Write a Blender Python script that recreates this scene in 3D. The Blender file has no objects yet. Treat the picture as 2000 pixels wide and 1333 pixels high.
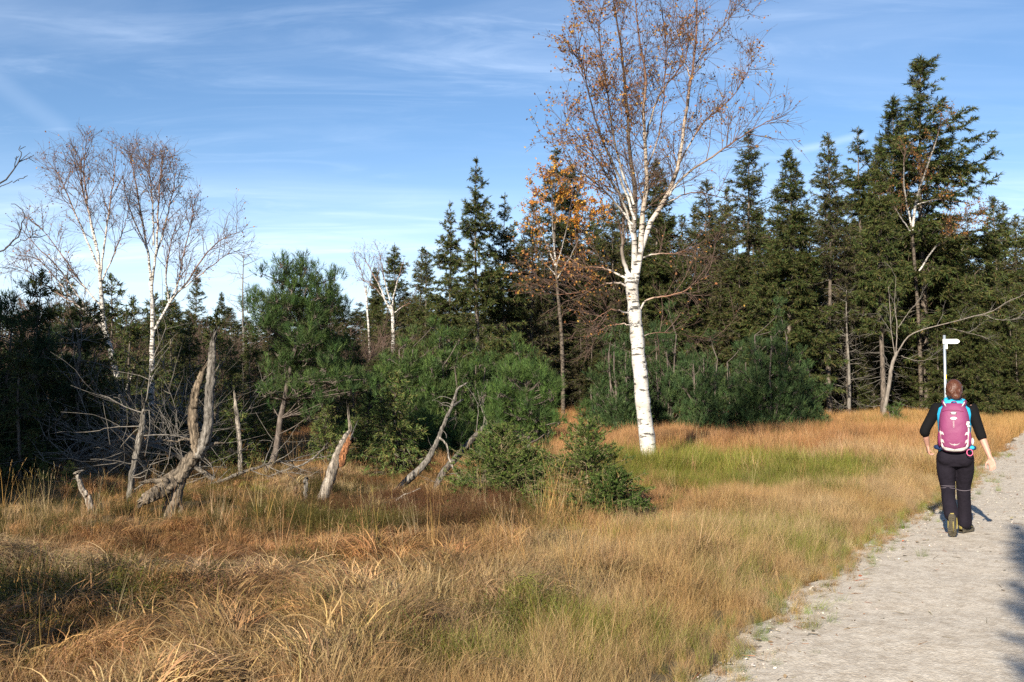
import bpy, math, random
import numpy as np
from mathutils import Vector, Matrix

R = math.radians
scene = bpy.context.scene
COL = scene.collection

# ------------------------------------------------------------------ camera
CAM_H, FPX = 1.69, 1949.0
PITCH = math.atan((745 - 666.5) / FPX)
cam = bpy.data.cameras.new('camera')
cam.sensor_width = 36.0
cam.lens = 36.0 * FPX / 2000.0
cam.clip_start, cam.clip_end = 0.1, 6000
cam_o = bpy.data.objects.new('camera', cam)
COL.objects.link(cam_o)
cam_o.location = (0, 0, CAM_H)
cam_o.rotation_euler = (R(90) + PITCH, 0, 0)
scene.camera = cam_o

# ------------------------------------------------------------------ light
SUN_AZ, SUN_EL = R(204), R(25)            # where the sun stands, clockwise from +Y
world = bpy.data.worlds.new('World')
scene.world = world
world.use_nodes = True
wn, wl = world.node_tree.nodes, world.node_tree.links
wn.clear()
w_out = wn.new('ShaderNodeOutputWorld')
w_bg = wn.new('ShaderNodeBackground')
w_bg.inputs['Strength'].default_value = 0.064
sky = wn.new('ShaderNodeTexSky')
sky.sky_type = 'NISHITA'
sky.sun_disc = False
sky.sun_elevation = SUN_EL
sky.sun_rotation = SUN_AZ
sky.altitude = 900
sky.air_density, sky.dust_density, sky.ozone_density = 1.0, 0.0, 3.5

def wmath(op, a, b=None, c=None):
    n = wn.new('ShaderNodeMath'); n.operation = op
    for i, v in enumerate((a, b, c)):
        if v is None: continue
        if isinstance(v, (int, float)): n.inputs[i].default_value = v
        else: wl.new(v, n.inputs[i])
    return n.outputs[0]

tc = wn.new('ShaderNodeTexCoord')
sep = wn.new('ShaderNodeSeparateXYZ'); wl.new(tc.outputs['Generated'], sep.inputs[0])
zz = wmath('MAXIMUM', wmath('ADD', sep.outputs[2], 0.10), 0.03)
u_ = wmath('DIVIDE', sep.outputs[0], zz)
v_ = wmath('DIVIDE', sep.outputs[1], zz)
comb = wn.new('ShaderNodeCombineXYZ'); wl.new(u_, comb.inputs[0]); wl.new(v_, comb.inputs[1])
def cirrus(rot, sx, sy, scale, lo, hi, detail=7, rough=0.55, dist=0.6):
    mp = wn.new('ShaderNodeMapping'); mp.inputs['Rotation'].default_value = (0, 0, R(rot))
    mp.inputs['Scale'].default_value = (sx, sy, 1); mp.inputs['Location'].default_value = (3.3, 1.7, 0)
    wl.new(comb.outputs[0], mp.inputs[0])
    nz = wn.new('ShaderNodeTexNoise'); nz.inputs['Scale'].default_value = scale
    nz.inputs['Detail'].default_value = detail; nz.inputs['Roughness'].default_value = rough
    nz.inputs['Distortion'].default_value = dist
    wl.new(mp.outputs[0], nz.inputs['Vector'])
    mr = wn.new('ShaderNodeMapRange'); mr.interpolation_type = 'SMOOTHSTEP'
    mr.inputs['From Min'].default_value = lo; mr.inputs['From Max'].default_value = hi
    wl.new(nz.outputs['Fac'], mr.inputs['Value'])
    return mr.outputs[0]
c1 = cirrus(-38, 0.8, 2.2, 0.7, 0.40, 0.80, 7, 0.55, 1.2)
c2 = cirrus(-20, 0.7, 1.0, 0.5, 0.33, 0.66, 3)
c3 = cirrus(-45, 0.9, 3.2, 1.5, 0.44, 0.85, 8, 0.62, 1.4)
dens = wmath('MULTIPLY', wmath('ADD', wmath('MULTIPLY', c1, 0.26), wmath('MULTIPLY', c3, 0.22)), wmath('ADD', wmath('MULTIPLY', c2, 0.9), 0.1))
# two vapour trails: thin bands along great circles
def ray(px, py):
    x, y = (px - 1000) / FPX, -(py - 666.5) / FPX
    c, s = math.cos(PITCH), math.sin(PITCH)
    return Vector((x, c - y * s, s + y * c)).normalized()
def trail(p, q, width, amt):
    a, b = ray(*p), ray(*q)
    n = a.cross(b).normalized(); m = (a + b).normalized(); half = a.angle(b) / 2
    d1 = wn.new('ShaderNodeVectorMath'); d1.operation = 'DOT_PRODUCT'
    wl.new(tc.outputs['Generated'], d1.inputs[0]); d1.inputs[1].default_value = n
    d2 = wn.new('ShaderNodeVectorMath'); d2.operation = 'DOT_PRODUCT'
    wl.new(tc.outputs['Generated'], d2.inputs[0]); d2.inputs[1].default_value = m
    mr = wn.new('ShaderNodeMapRange'); mr.interpolation_type = 'SMOOTHSTEP'
    mr.inputs['From Min'].default_value = width; mr.inputs['From Max'].default_value = 0
    wl.new(wmath('ABSOLUTE', d1.outputs['Value']), mr.inputs['Value'])
    me = wn.new('ShaderNodeMapRange'); me.interpolation_type = 'SMOOTHSTEP'
    me.inputs['From Min'].default_value = math.cos(half * 1.1); me.inputs['From Max'].default_value = math.cos(half * 0.7)
    wl.new(d2.outputs['Value'], me.inputs['Value'])
    return wmath('MULTIPLY', wmath('MULTIPLY', mr.outputs[0], me.outputs[0]), amt)
dens = wmath('ADD', dens, trail((1545, 298), (1695, 262), 0.006, 0.17))
dens = wmath('ADD', dens, trail((-60, 120), (140, 265), 0.014, 0.06))
low = wn.new('ShaderNodeMapRange'); low.interpolation_type = 'SMOOTHSTEP'          # thin haze of cirrus towards the horizon, all round
low.inputs['From Min'].default_value = 0.24; low.inputs['From Max'].default_value = 0.02
low.inputs['To Max'].default_value = 0.5
wl.new(sep.outputs[2], low.inputs['Value'])
dens = wmath('ADD', dens, low.outputs[0])
dens = wmath('MINIMUM', dens, 0.8)
cmix = wn.new('ShaderNodeMix'); cmix.data_type = 'RGBA'
wl.new(dens, cmix.inputs[0])
hsv = wn.new('ShaderNodeHueSaturation'); hsv.inputs['Saturation'].default_value = 1.05
wl.new(sky.outputs[0], hsv.inputs['Color']); wl.new(hsv.outputs[0], cmix.inputs[6])
cmix.inputs[7].default_value = (8.6, 9.8, 11.5, 1)
wl.new(cmix.outputs[2], w_bg.inputs['Color'])
wl.new(w_bg.outputs[0], w_out.inputs['Surface'])

sun = bpy.data.lights.new('sun', 'SUN')
sun.energy, sun.angle, sun.color = 5.0, R(0.53), (1.0, 0.90, 0.74)
sun_o = bpy.data.objects.new('sun', sun); COL.objects.link(sun_o)
sd = Vector((math.sin(SUN_AZ) * math.cos(SUN_EL), math.cos(SUN_AZ) * math.cos(SUN_EL), math.sin(SUN_EL)))
sun_o.rotation_euler = (-sd).to_track_quat('-Z', 'Y').to_euler()
sun_o.location = sd * 50

scene.view_settings.view_transform = 'Standard'
scene.view_settings.look = 'None'
scene.view_settings.exposure = 1.25
scene.view_settings.gamma = 1.0
scene.view_settings.use_curve_mapping = False
cy = scene.cycles
cy.max_bounces, cy.diffuse_bounces, cy.glossy_bounces = 4, 2, 1
cy.transmission_bounces, cy.transparent_max_bounces = 3, 4
cy.use_denoising = False
cy.caustics_reflective = cy.caustics_refractive = False

# ------------------------------------------------------------------ helpers
def at(px, py, Y):
    """world point seen at photo pixel (px, py) standing Y metres ahead of the camera"""
    r = ray(px, py)
    k = Y / r.y
    return np.array((r.x * k, Y, CAM_H + r.z * k))

_rt = np.random.default_rng(77).random((256, 256))
def vn(x, y, s=0):
    """smooth value noise 0..1"""
    x = np.asarray(x, float) + 37.3 * s; y = np.asarray(y, float) + 91.7 * s
    xi = np.floor(x).astype(int); yi = np.floor(y).astype(int)
    fx = x - xi; fy = y - yi
    fx = fx * fx * (3 - 2 * fx); fy = fy * fy * (3 - 2 * fy)
    a = _rt[xi & 255, yi & 255]; b = _rt[(xi + 1) & 255, yi & 255]
    c = _rt[xi & 255, (yi + 1) & 255]; d = _rt[(xi + 1) & 255, (yi + 1) & 255]
    return (a * (1 - fx) + b * fx) * (1 - fy) + (c * (1 - fx) + d * fx) * fy

def sstep(a, b, x):
    t = np.clip((x - a) / (b - a), 0, 1)
    return t * t * (3 - 2 * t)

# the trail: left edge through PE0, heading PU; e > 0 is the heath on its left
PE0 = np.array((1.06, 5.6)); PU = np.array((0.502, 0.865)); PN = np.array((-0.865, 0.502)); PW = 3.3
def edge_e(x, y):
    e = (np.asarray(x) - PE0[0]) * PN[0] + (np.asarray(y) - PE0[1]) * PN[1]
    return e
def along(x, y):
    return (np.asarray(x) - PE0[0]) * PU[0] + (np.asarray(y) - PE0[1]) * PU[1]
def wob(l, s=0):
    return 0.34 * (vn(l * 0.5, 3.1, s) - 0.5) + 0.22 * (vn(l * 1.7, 8.1, s) - 0.5)
def gz(x, y):
    e = edge_e(x, y)
    out = np.maximum(e, -PW - e)
    a = sstep(0.0, 2.2, out)
    h = a * (0.30 * (vn(np.asarray(x) * 1.0, np.asarray(y) * 1.0, 1) - 0.45) + 0.22 * (vn(np.asarray(x) * 0.33, np.asarray(y) * 0.33, 2) - 0.5))
    h = h + a * 0.15 * (vn(np.asarray(x) * 2.3, np.asarray(y) * 2.3, 3) - 0.5)
    h = h + sstep(-0.15, 0.3, out) * 0.03 - 0.03
    return h

def mat_new(name):
    m = bpy.data.materials.new(name); m.use_nodes = True
    nt = m.node_tree; nt.nodes.clear()
    o = nt.nodes.new('ShaderNodeOutputMaterial')
    return m, nt.nodes, nt.links, o

def nd(N, L, typ, props=None, **inp):
    n = N.new(typ)
    for k, v in (props or {}).items(): setattr(n, k, v)
    for k, v in inp.items():
        k = k.replace('_', ' ')
        if k not in n.inputs: k = int(k[1:]) if k[0] == 'i' and k[1:].isdigit() else k
        if hasattr(v, 'is_linked') or hasattr(v, 'links'): L.new(v, n.inputs[k])
        else: n.inputs[k].default_value = v
    return n

def mix_col(N, L, fac, a, b, blend='MIX'):
    n = N.new('ShaderNodeMix'); n.data_type = 'RGBA'; n.blend_type = blend
    for i, v in ((0, fac), (6, a), (7, b)):
        if hasattr(v, 'links'): L.new(v, n.inputs[i])
        elif i == 0: n.inputs[i].default_value = v
        else: n.inputs[i].default_value = (*v, 1) if len(v) == 3 else v
    return n.outputs[2]

def foliage_mat(name, trans=0.3, inst=False, vary=0.25, rough=0.6, spec=0.25):
    m, N, L, o = mat_new(name)
    a = N.new('ShaderNodeAttribute'); a.attribute_name = 'Col'
    col = a.outputs['Color']
    if inst:
        t = N.new('ShaderNodeAttribute'); t.attribute_type = 'INSTANCER'; t.attribute_name = 'tint'
        col = mix_col(N, L, 1.0, col, t.outputs['Color'], 'MULTIPLY')
    oi = N.new('ShaderNodeObjectInfo')
    hs = N.new('ShaderNodeHueSaturation')
    mr = nd(N, L, 'ShaderNodeMapRange', None, Value=oi.outputs['Random'])
    mr.inputs['To Min'].default_value = 1 - vary; mr.inputs['To Max'].default_value = 1 + vary
    L.new(mr.outputs[0], hs.inputs['Value']); L.new(col, hs.inputs['Color'])
    col = hs.outputs['Color']
    p = N.new('ShaderNodeBsdfPrincipled')
    L.new(col, p.inputs['Base Color']); p.inputs['Roughness'].default_value = rough
    p.inputs['Specular IOR Level'].default_value = spec
    tr = N.new('ShaderNodeBsdfTranslucent'); L.new(col, tr.inputs['Color'])
    ms = N.new('ShaderNodeMixShader'); ms.inputs[0].default_value = trans
    L.new(p.outputs[0], ms.inputs[1]); L.new(tr.outputs[0], ms.inputs[2])
    L.new(ms.outputs[0], o.inputs['Surface'])
    return m

def bark_mat(name, c1, c2, scale=14, stretch=0.2, bump=0.6, use_col=False, c3=None):
    m, N, L, o = mat_new(name)
    t = N.new('ShaderNodeTexCoord')
    mp = N.new('ShaderNodeMapping'); mp.inputs['Scale'].default_value = (1, 1, stretch)
    L.new(t.outputs['Object'], mp.inputs[0])
    n1 = nd(N, L, 'ShaderNodeTexNoise', None, Vector=mp.outputs[0], Scale=scale, Detail=7.0, Roughness=0.65)
    r = N.new('ShaderNodeMapRange'); r.inputs['From Min'].default_value = 0.35; r.inputs['From Max'].default_value = 0.66
    L.new(n1.outputs['Fac'], r.inputs['Value'])
    col = mix_col(N, L, r.outputs[0], c1, c2)
    if c3:
        n2 = nd(N, L, 'ShaderNodeTexNoise', None, Vector=t.outputs['Object'], Scale=2.2, Detail=5.0)
        r2 = N.new('ShaderNodeMapRange'); r2.inputs['From Min'].default_value = 0.56; r2.inputs['From Max'].default_value = 0.68
        L.new(n2.outputs['Fac'], r2.inputs['Value'])
        col = mix_col(N, L, r2.outputs[0], col, c3)
    if use_col:
        a = N.new('ShaderNodeAttribute'); a.attribute_name = 'Col'
        col = mix_col(N, L, 1.0, col, a.outputs['Color'], 'MULTIPLY')
    p = N.new('ShaderNodeBsdfPrincipled'); p.inputs['Roughness'].default_value = 0.85
    p.inputs['Specular IOR Level'].default_value = 0.2
    L.new(col, p.inputs['Base Color'])
    b = nd(N, L, 'ShaderNodeBump', None, Height=n1.outputs['Fac'], Strength=bump, Distance=0.03)
    L.new(b.outputs[0], p.inputs['Normal'])
    L.new(p.outputs[0], o.inputs['Surface'])
    return m

def plain_mat(name, c, rough=0.7, noise=0.12, scale=30, metal=0.0, bump=0.0, spec=0.3):
    m, N, L, o = mat_new(name)
    t = N.new('ShaderNodeTexCoord')
    n1 = nd(N, L, 'ShaderNodeTexNoise', None, Vector=t.outputs['Object'], Scale=scale, Detail=4.0)
    lo = tuple(v * (1 - noise) for v in c); hi = tuple(min(1, v * (1 + noise)) for v in c)
    col = mix_col(N, L, n1.outputs['Fac'], lo, hi)
    p = N.new('ShaderNodeBsdfPrincipled'); p.inputs['Roughness'].default_value = rough
    p.inputs['Metallic'].default_value = metal; p.inputs['Specular IOR Level'].default_value = spec
    L.new(col, p.inputs['Base Color'])
    if bump:
        b = nd(N, L, 'ShaderNodeBump', None, Height=n1.outputs['Fac'], Strength=bump, Distance=0.02)
        L.new(b.outputs[0], p.inputs['Normal'])
    L.new(p.outputs[0], o.inputs['Surface'])
    return m

def norm(v):
    return v / np.maximum(np.linalg.norm(v, axis=-1, keepdims=True), 1e-9)

class MB:
    """collects triangles; build() links them as one mesh object"""
    def __init__(s): s.V, s.T, s.C, s.n = [], [], [], 0
    def add(s, v, t, c=(1, 1, 1)):
        v = np.asarray(v, float).reshape(-1, 3); t = np.asarray(t, int).reshape(-1, 3)
        c = np.asarray(c, float)
        if c.ndim == 1: c = np.broadcast_to(c, (len(v), 3))
        s.V.append(v); s.T.append(t + s.n); s.C.append(c); s.n += len(v)
        return s
    def tubes(s, P, Rr, sides=4, col=(1, 1, 1), cap=False):
        """P (B,n,3) polylines, Rr (B,n) radii"""
        P = np.asarray(P, float); Rr = np.asarray(Rr, float)
        if P.ndim == 2: P = P[None]; Rr = Rr[None]
        B, n, _ = P.shape
        if B == 0: return s
        T = norm(np.gradient(P, axis=1))
        m = norm(P[:, -1] - P[:, 0])
        ref = np.where(np.abs(m[:, 2:3]) > 0.8, np.array([[0.9, 0.3, 0.1]]), np.array([[0.1, 0.2, 1.0]]))
        U = norm(np.cross(T, ref[:, None, :])); W = np.cross(T, U)
        a = np.arange(sides) * 2 * np.pi / sides
        V = P[:, :, None, :] + Rr[:, :, None, None] * (np.cos(a)[None, None, :, None] * U[:, :, None, :] + np.sin(a)[None, None, :, None] * W[:, :, None, :])
        V = V.reshape(-1, 3)
        i, j = np.meshgrid(np.arange(n - 1), np.arange(sides), indexing='ij')
        j2 = (j + 1) % sides
        q = np.stack([i * sides + j, i * sides + j2, (i + 1) * sides + j2, (i + 1) * sides + j], -1).reshape(-1, 4)
        t = np.concatenate([q[:, [0, 1, 2]], q[:, [0, 2, 3]]])
        if cap:
            f = [[(n - 1) * sides, (n - 1) * sides + k, (n - 1) * sides + k + 1] for k in range(1, sides - 1)]
            g = [[0, k + 1, k] for k in range(1, sides - 1)]
            t = np.concatenate([t, np.array(f + g)])
        TT = (t[None] + (np.arange(B) * n * sides)[:, None, None]).reshape(-1, 3)
        c = np.asarray(col, float)
        if c.ndim == 2: c = np.repeat(c, n * sides, axis=0)
        return s.add(V, TT, c)
    def mesh(s, name, mat, smooth=True):
        me = bpy.data.meshes.new(name)
        V = np.concatenate(s.V); T = np.concatenate(s.T); C = np.concatenate(s.C)
        me.vertices.add(len(V)); me.vertices.foreach_set('co', V.ravel().astype(np.float32))
        me.loops.add(len(T) * 3); me.loops.foreach_set('vertex_index', T.ravel().astype(np.int32))
        me.polygons.add(len(T)); me.polygons.foreach_set('loop_start', (np.arange(len(T)) * 3).astype(np.int32))
        me.update(calc_edges=True)
        me.polygons.foreach_set('use_smooth', np.full(len(T), smooth))
        a = me.color_attributes.new('Col', 'FLOAT_COLOR', 'POINT')
        a.data.foreach_set('color', np.concatenate([C, np.ones((len(C), 1))], 1).ravel().astype(np.float32))
        if mat: me.materials.append(mat)
        return me
    def build(s, name, mat, parent=None, smooth=True):
        return obj(name, s.mesh(name, mat, smooth), parent)

def obj(name, me, parent=None):
    o = bpy.data.objects.new(name, me); COL.objects.link(o)
    if parent: o.parent = parent
    return o
def tag(o, label=None, cat=None, group=None, kind=None):
    if label: o['label'] = label
    if cat: o['category'] = cat
    if group: o['group'] = group
    if kind: o['kind'] = kind
    return o
def thing(name, label, cat, loc=(0, 0, 0), rz=0, group=None, scale=1.0):
    e = bpy.data.objects.new(name, None); COL.objects.link(e)
    e.empty_display_size = 0.2
    e.location = loc; e.rotation_euler = (0, 0, rz)
    e.scale = (scale,) * 3 if isinstance(scale, (int, float)) else scale
    return tag(e, label, cat, group)

def box(mb, lo, hi, col=(1, 1, 1)):
    x0, y0, z0 = lo; x1, y1, z1 = hi
    v = [(x0, y0, z0), (x1, y0, z0), (x1, y1, z0), (x0, y1, z0), (x0, y0, z1), (x1, y0, z1), (x1, y1, z1), (x0, y1, z1)]
    q = [(0, 3, 2, 1), (4, 5, 6, 7), (0, 1, 5, 4), (1, 2, 6, 5), (2, 3, 7, 6), (3, 0, 4, 7)]
    return mb.add(v, [t for a in q for t in ((a[0], a[1], a[2]), (a[0], a[2], a[3]))], col)

def resample(pts, n, jit=0.0, rng=None):
    """Catmull-Rom through pts, n samples"""
    p = np.asarray(pts, float); k = len(p)
    if k == 2: 
        q = p[0] + (p[1] - p[0]) * np.linspace(0, 1, n)[:, None]
    else:
        e = np.vstack([2 * p[0] - p[1], p, 2 * p[-1] - p[-2]])
        u = np.linspace(0, k - 1 - 1e-9, n); i = u.astype(int); t = (u - i)[:, None]
        a, b, c, d = e[i], e[i + 1], e[i + 2], e[i + 3]
        q = 0.5 * (2 * b + (c - a) * t + (2 * a - 5 * b + 4 * c - d) * t ** 2 + (3 * b - 3 * c + d - a) * t ** 3)
    if jit and rng is not None: q[1:] += rng.normal(0, jit, (n - 1, 3))
    return q

def grow(S, D, L, n, grav, wig, rng):
    """polylines from S along D; grav bends the heading up (+) or down (-)"""
    N = len(S); P = np.zeros((N, n, 3)); P[:, 0] = S; d = norm(D)
    g = np.broadcast_to(np.asarray(grav, float), (N,))
    for k in range(1, n):
        P[:, k] = P[:, k - 1] + d * (L / (n - 1))[:, None]
        d = d + rng.normal(0, wig, (N, 3)); d[:, 2] += g
        d = norm(d)
    return P

def children(P, rate, t0, t1, ang, angsd, rng, flat=0.0):
    """start points, headings, parent index and position along it for shoots on polylines P (B,n,3)"""
    B, n, _ = P.shape
    ln = np.linalg.norm(np.diff(P, axis=1), axis=2).sum(1)
    cnt = rng.poisson(ln * rate * (t1 - t0))
    idx = np.repeat(np.arange(B), cnt); t = rng.uniform(t0, t1, len(idx))
    f = t * (n - 1); i = np.minimum(f.astype(int), n - 2); w = (f - i)[:, None]
    S = P[idx, i] * (1 - w) + P[idx, i + 1] * w
    T = norm(P[idx, i + 1] - P[idx, i])
    r = rng.normal(0, 1, (len(idx), 3)); r[:, 2] *= (1 - flat)
    pr = norm(r - (r * T).sum(1, keepdims=True) * T)
    a = np.clip(rng.normal(ang, angsd, len(idx)), 0.1, 2.2)[:, None]
    return S, norm(np.cos(a) * T + np.sin(a) * pr), idx, t

def taper(N, n, r0, r1):
    r0 = np.broadcast_to(np.asarray(r0, float), (N,)); r1 = np.broadcast_to(np.asarray(r1, float), (N,))
    return r0[:, None] + (r1 - r0)[:, None] * np.linspace(0, 1, n)[None]

def palette(cols, N, rng, jit=0.15, p=None):
    c = np.asarray(cols, float)[rng.choice(len(cols), N, p=p)]
    return np.clip(c * (1 + rng.normal(0, jit, (N, 1))) * (1 + rng.normal(0, jit * 0.3, (N, 3))), 0.002, 1)

def fronds(mb, S, D, L, hw, col, rng, up=None):
    """flat needle sprays: six triangles along each axis"""
    N = len(S)
    if N == 0: return
    D = norm(D); r = rng.normal(0, 1, (N, 3))
    if up is not None: r = np.cross(D, np.array([[0, 0, 1.0]])) + up * r
    W = norm(r - (r * D).sum(1, keepdims=True) * D); Q = np.cross(D, W)
    Lc = L[:, None]; hwc = np.broadcast_to(np.asarray(hw, float), (N,))[:, None]
    A = [S + D * Lc * t for t in (0, .32, .64, 1.0)]
    sv = []
    for t, k in ((.5, 1.0), (.78, .85), (1.02, .55)):
        for sg in (-1, 1):
            sv.append(S + D * Lc * (t + rng.uniform(-.06, .06, (N, 1))) + sg * W * hwc * k * rng.uniform(.7, 1.2, (N, 1)) + Q * hwc * rng.uniform(-.45, .45, (N, 1)))
    V = np.stack(A + sv, 1).reshape(-1, 3)
    t = np.array([(0, 1, 4), (1, 0, 5), (1, 2, 6), (2, 1, 7), (2, 3, 8), (3, 2, 9)])
    T = (t[None] + (np.arange(N) * 10)[:, None, None]).reshape(-1, 3)
    mb.add(V, T, np.repeat(col, 10, axis=0))

def shoots(mb, S, D, L, w, col, rng):
    """one slim triangle for each needled twig"""
    N = len(S)
    if N == 0: return
    D = norm(D); W = norm(np.cross(D, rng.normal(0, 1, (N, 3)))) * (np.broadcast_to(np.asarray(w, float), (N,)) * .5)[:, None]
    B = S + D * (L * .12)[:, None]
    mb.add(np.stack([B - W, B + W, S + D * L[:, None]], 1).reshape(-1, 3), np.arange(N * 3).reshape(-1, 3), np.repeat(col, 3, axis=0))

def brushes(mb, S, D, L, nl, nw, m, col, rng, spread=0.9):
    """pine shoots: m needles round each axis"""
    N = len(S)
    if N == 0: return
    D = norm(D); r = rng.normal(0, 1, (N, m, 3)); Dm = np.repeat(D[:, None], m, 1)
    W = norm(r - (r * Dm).sum(2, keepdims=True) * Dm)
    t = rng.uniform(0, 1, (N, m, 1)) ** 0.8
    a = rng.normal(spread, 0.18, (N, m, 1)) * (1.1 - 0.5 * t)
    dr = np.cos(a) * Dm + np.sin(a) * W
    b = S[:, None] + Dm * (L[:, None, None] * t)
    ln = np.broadcast_to(np.asarray(nl, float), (N,))[:, None, None] * rng.uniform(.75, 1.15, (N, m, 1))
    sd_ = norm(np.cross(dr, W + rng.normal(0, .4, (N, m, 3)))) * nw * 0.5
    V = np.stack([b - sd_, b + sd_, b + dr * ln], 2).reshape(-1, 3)
    T = np.arange(N * m * 3).reshape(-1, 3)
    c = np.repeat(col, m * 3, axis=0).reshape(N, m, 3, 3) * rng.uniform(.8, 1.2, (N, m, 1, 1))
    mb.add(V, T, c.reshape(-1, 3))

def leaves(mb, S, size, col, rng, droop=0.0):
    N = len(S)
    if N == 0: return
    D = rng.normal(0, 1, (N, 3)); D[:, 2] -= droop; D = norm(D)
    r = rng.normal(0, 1, (N, 3)); W = norm(r - (r * D).sum(1, keepdims=True) * D)
    sz = (np.broadcast_to(np.asarray(size, float), (N,)) * rng.uniform(.7, 1.25, N))[:, None]
    Q = np.cross(D, W)
    V = np.stack([S, S + D * sz * .45 + W * sz * .38 + Q * sz * .1, S + D * sz, S + D * sz * .45 - W * sz * .38 + Q * sz * .1], 1).reshape(-1, 3)
    T = (np.array([(0, 1, 2), (0, 2, 3)])[None] + (np.arange(N) * 4)[:, None, None]).reshape(-1, 3)
    mb.add(V, T, np.repeat(col, 4, axis=0))

# ------------------------------------------------------------------ materials
M = {}
M['needle'] = foliage_mat('needles', 0.1, vary=0.14, rough=0.6, spec=0.12)
M['leaf'] = foliage_mat('autumn_leaf', 0.45, vary=0.1)
M['twig'] = bark_mat('twig_bark', (0.06, 0.038, 0.03), (0.15, 0.10, 0.078), 30)
M['twig_grey'] = bark_mat('dead_twig', (0.075, 0.067, 0.058), (0.22, 0.2, 0.176), 25)
M['spruce_bark'] = bark_mat('spruce_bark', (0.045, 0.036, 0.028), (0.17, 0.14, 0.115), 18, 0.25)
M['pine_bark'] = bark_mat('pine_bark', (0.05, 0.04, 0.033), (0.17, 0.14, 0.12), 22, 0.3)
M['dead_wood'] = bark_mat('weathered_wood', (0.028, 0.024, 0.02), (0.29, 0.262, 0.228), 38, 0.2, 1.0, use_col=True)
M['grass'] = foliage_mat('dry_grass', 0.35, inst=True, vary=0.2, rough=0.55, spec=0.3)

def birch_bark(name, fine=1.0, dark=0.55):
    m, N, L, o = mat_new(name)
    t = N.new('ShaderNodeTexCoord')
    def streak(sx, sz, scale, lo, hi, detail=4.0):
        mp = N.new('ShaderNodeMapping'); mp.inputs['Scale'].default_value = (sx, sx, sz)
        L.new(t.outputs['Object'], mp.inputs[0])
        n1 = nd(N, L, 'ShaderNodeTexNoise', None, Vector=mp.outputs[0], Scale=scale, Detail=detail, Roughness=0.6)
        r = N.new('ShaderNodeMapRange'); r.inputs['From Min'].default_value = lo; r.inputs['From Max'].default_value = hi
        L.new(n1.outputs['Fac'], r.inputs['Value'])
        return r.outputs[0], n1.outputs['Fac']
    a, fa = streak(2.2, 8.0, 2.4 * fine, dark - 0.015, dark + 0.05)      # dark lens-shaped scars
    b, fb = streak(5.0, 55.0, 1.6 * fine, 0.57, 0.67)     # thin pale grey lenticels
    c, fc = streak(1.6, 2.2, 2.0 * fine, 0.46, 0.66)
    at_ = N.new('ShaderNodeAttribute'); at_.attribute_name = 'Col'
    col = mix_col(N, L, c, (0.56, 0.535, 0.50), (0.38, 0.345, 0.30))
    bm = nd(N, L, 'ShaderNodeMath', {'operation': 'MULTIPLY'}, i0=b, i1=0.55)
    col = mix_col(N, L, bm.outputs[0], col, (0.22, 0.18, 0.16))
    am = nd(N, L, 'ShaderNodeMath', {'operation': 'MULTIPLY'}, i0=a, i1=0.93)
    col = mix_col(N, L, am.outputs[0], col, (0.028, 0.024, 0.02))
    col = mix_col(N, L, 1.0, col, at_.outputs['Color'], 'MULTIPLY')
    p = N.new('ShaderNodeBsdfPrincipled'); p.inputs['Roughness'].default_value = 0.6
    p.inputs['Specular IOR Level'].default_value = 0.25
    L.new(col, p.inputs['Base Color'])
    ad = nd(N, L, 'ShaderNodeMath', {'operation': 'SUBTRACT'}, i0=fb, i1=a)
    bp = nd(N, L, 'ShaderNodeBump', None, Height=ad.outputs[0], Strength=0.5, Distance=0.02)
    L.new(bp.outputs[0], p.inputs['Normal'])
    L.new(p.outputs[0], o.inputs['Surface'])
    return m
M['birch'] = birch_bark('birch_bark', 1.0, 0.57)
M['birch_far'] = birch_bark('birch_bark_young', 1.4, 0.53)

# ------------------------------------------------------------------ ground, trail
def ground_mat():
    m, N, L, o = mat_new('heath_soil')
    t = N.new('ShaderNodeTexCoord')
    n1 = nd(N, L, 'ShaderNodeTexNoise', None, Vector=t.outputs['Object'], Scale=0.7, Detail=8.0, Roughness=0.65)
    n2 = nd(N, L, 'ShaderNodeTexNoise', None, Vector=t.outputs['Object'], Scale=28.0, Detail=6.0, Roughness=0.7)
    r = N.new('ShaderNodeMapRange'); r.inputs['From Min'].default_value = 0.4; r.inputs['From Max'].default_value = 0.62
    L.new(n1.outputs['Fac'], r.inputs['Value'])
    c = mix_col(N, L, r.outputs[0], (0.085, 0.055, 0.028), (0.15, 0.095, 0.045))
    c = mix_col(N, L, n2.outputs['Fac'], (0.3, 0.28, 0.22), (1.5, 1.45, 1.3))if False else mix_col(N, L, n2.outputs['Fac'], c, (0.05, 0.045, 0.02))
    p = N.new('ShaderNodeBsdfPrincipled'); p.inputs['Roughness'].default_value = 0.95
    L.new(c, p.inputs['Base Color'])
    b = nd(N, L, 'ShaderNodeBump', None, Height=n2.outputs['Fac'], Strength=0.8, Distance=0.04)
    L.new(b.outputs[0], p.inputs['Normal']); L.new(p.outputs[0], o.inputs['Surface'])
    return m
def axis(lo, hi, step, far, ratio=1.25):
    mid = list(np.arange(lo, hi + 1e-6, step)); s = step; x = hi; up = []
    while x < far: s *= ratio; x += s; up.append(x)
    s = step; x = lo; dn = []
    while x > -far: s *= ratio; x -= s; dn.append(x)
    return np.array(dn[::-1] + mid + up)
xs = axis(-14, 22, 0.2, 2500); ys = axis(2, 34, 0.2, 2500)
X, Y = np.meshgrid(xs, ys, indexing='ij')
Z = gz(X, Y)
g = MB(); nx, ny = len(xs), len(ys)
i, j = np.meshgrid(np.arange(nx - 1), np.arange(ny - 1), indexing='ij')
q = np.stack([i * ny + j, (i + 1) * ny + j, (i + 1) * ny + j + 1, i * ny + j + 1], -1).reshape(-1, 4)
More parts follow.
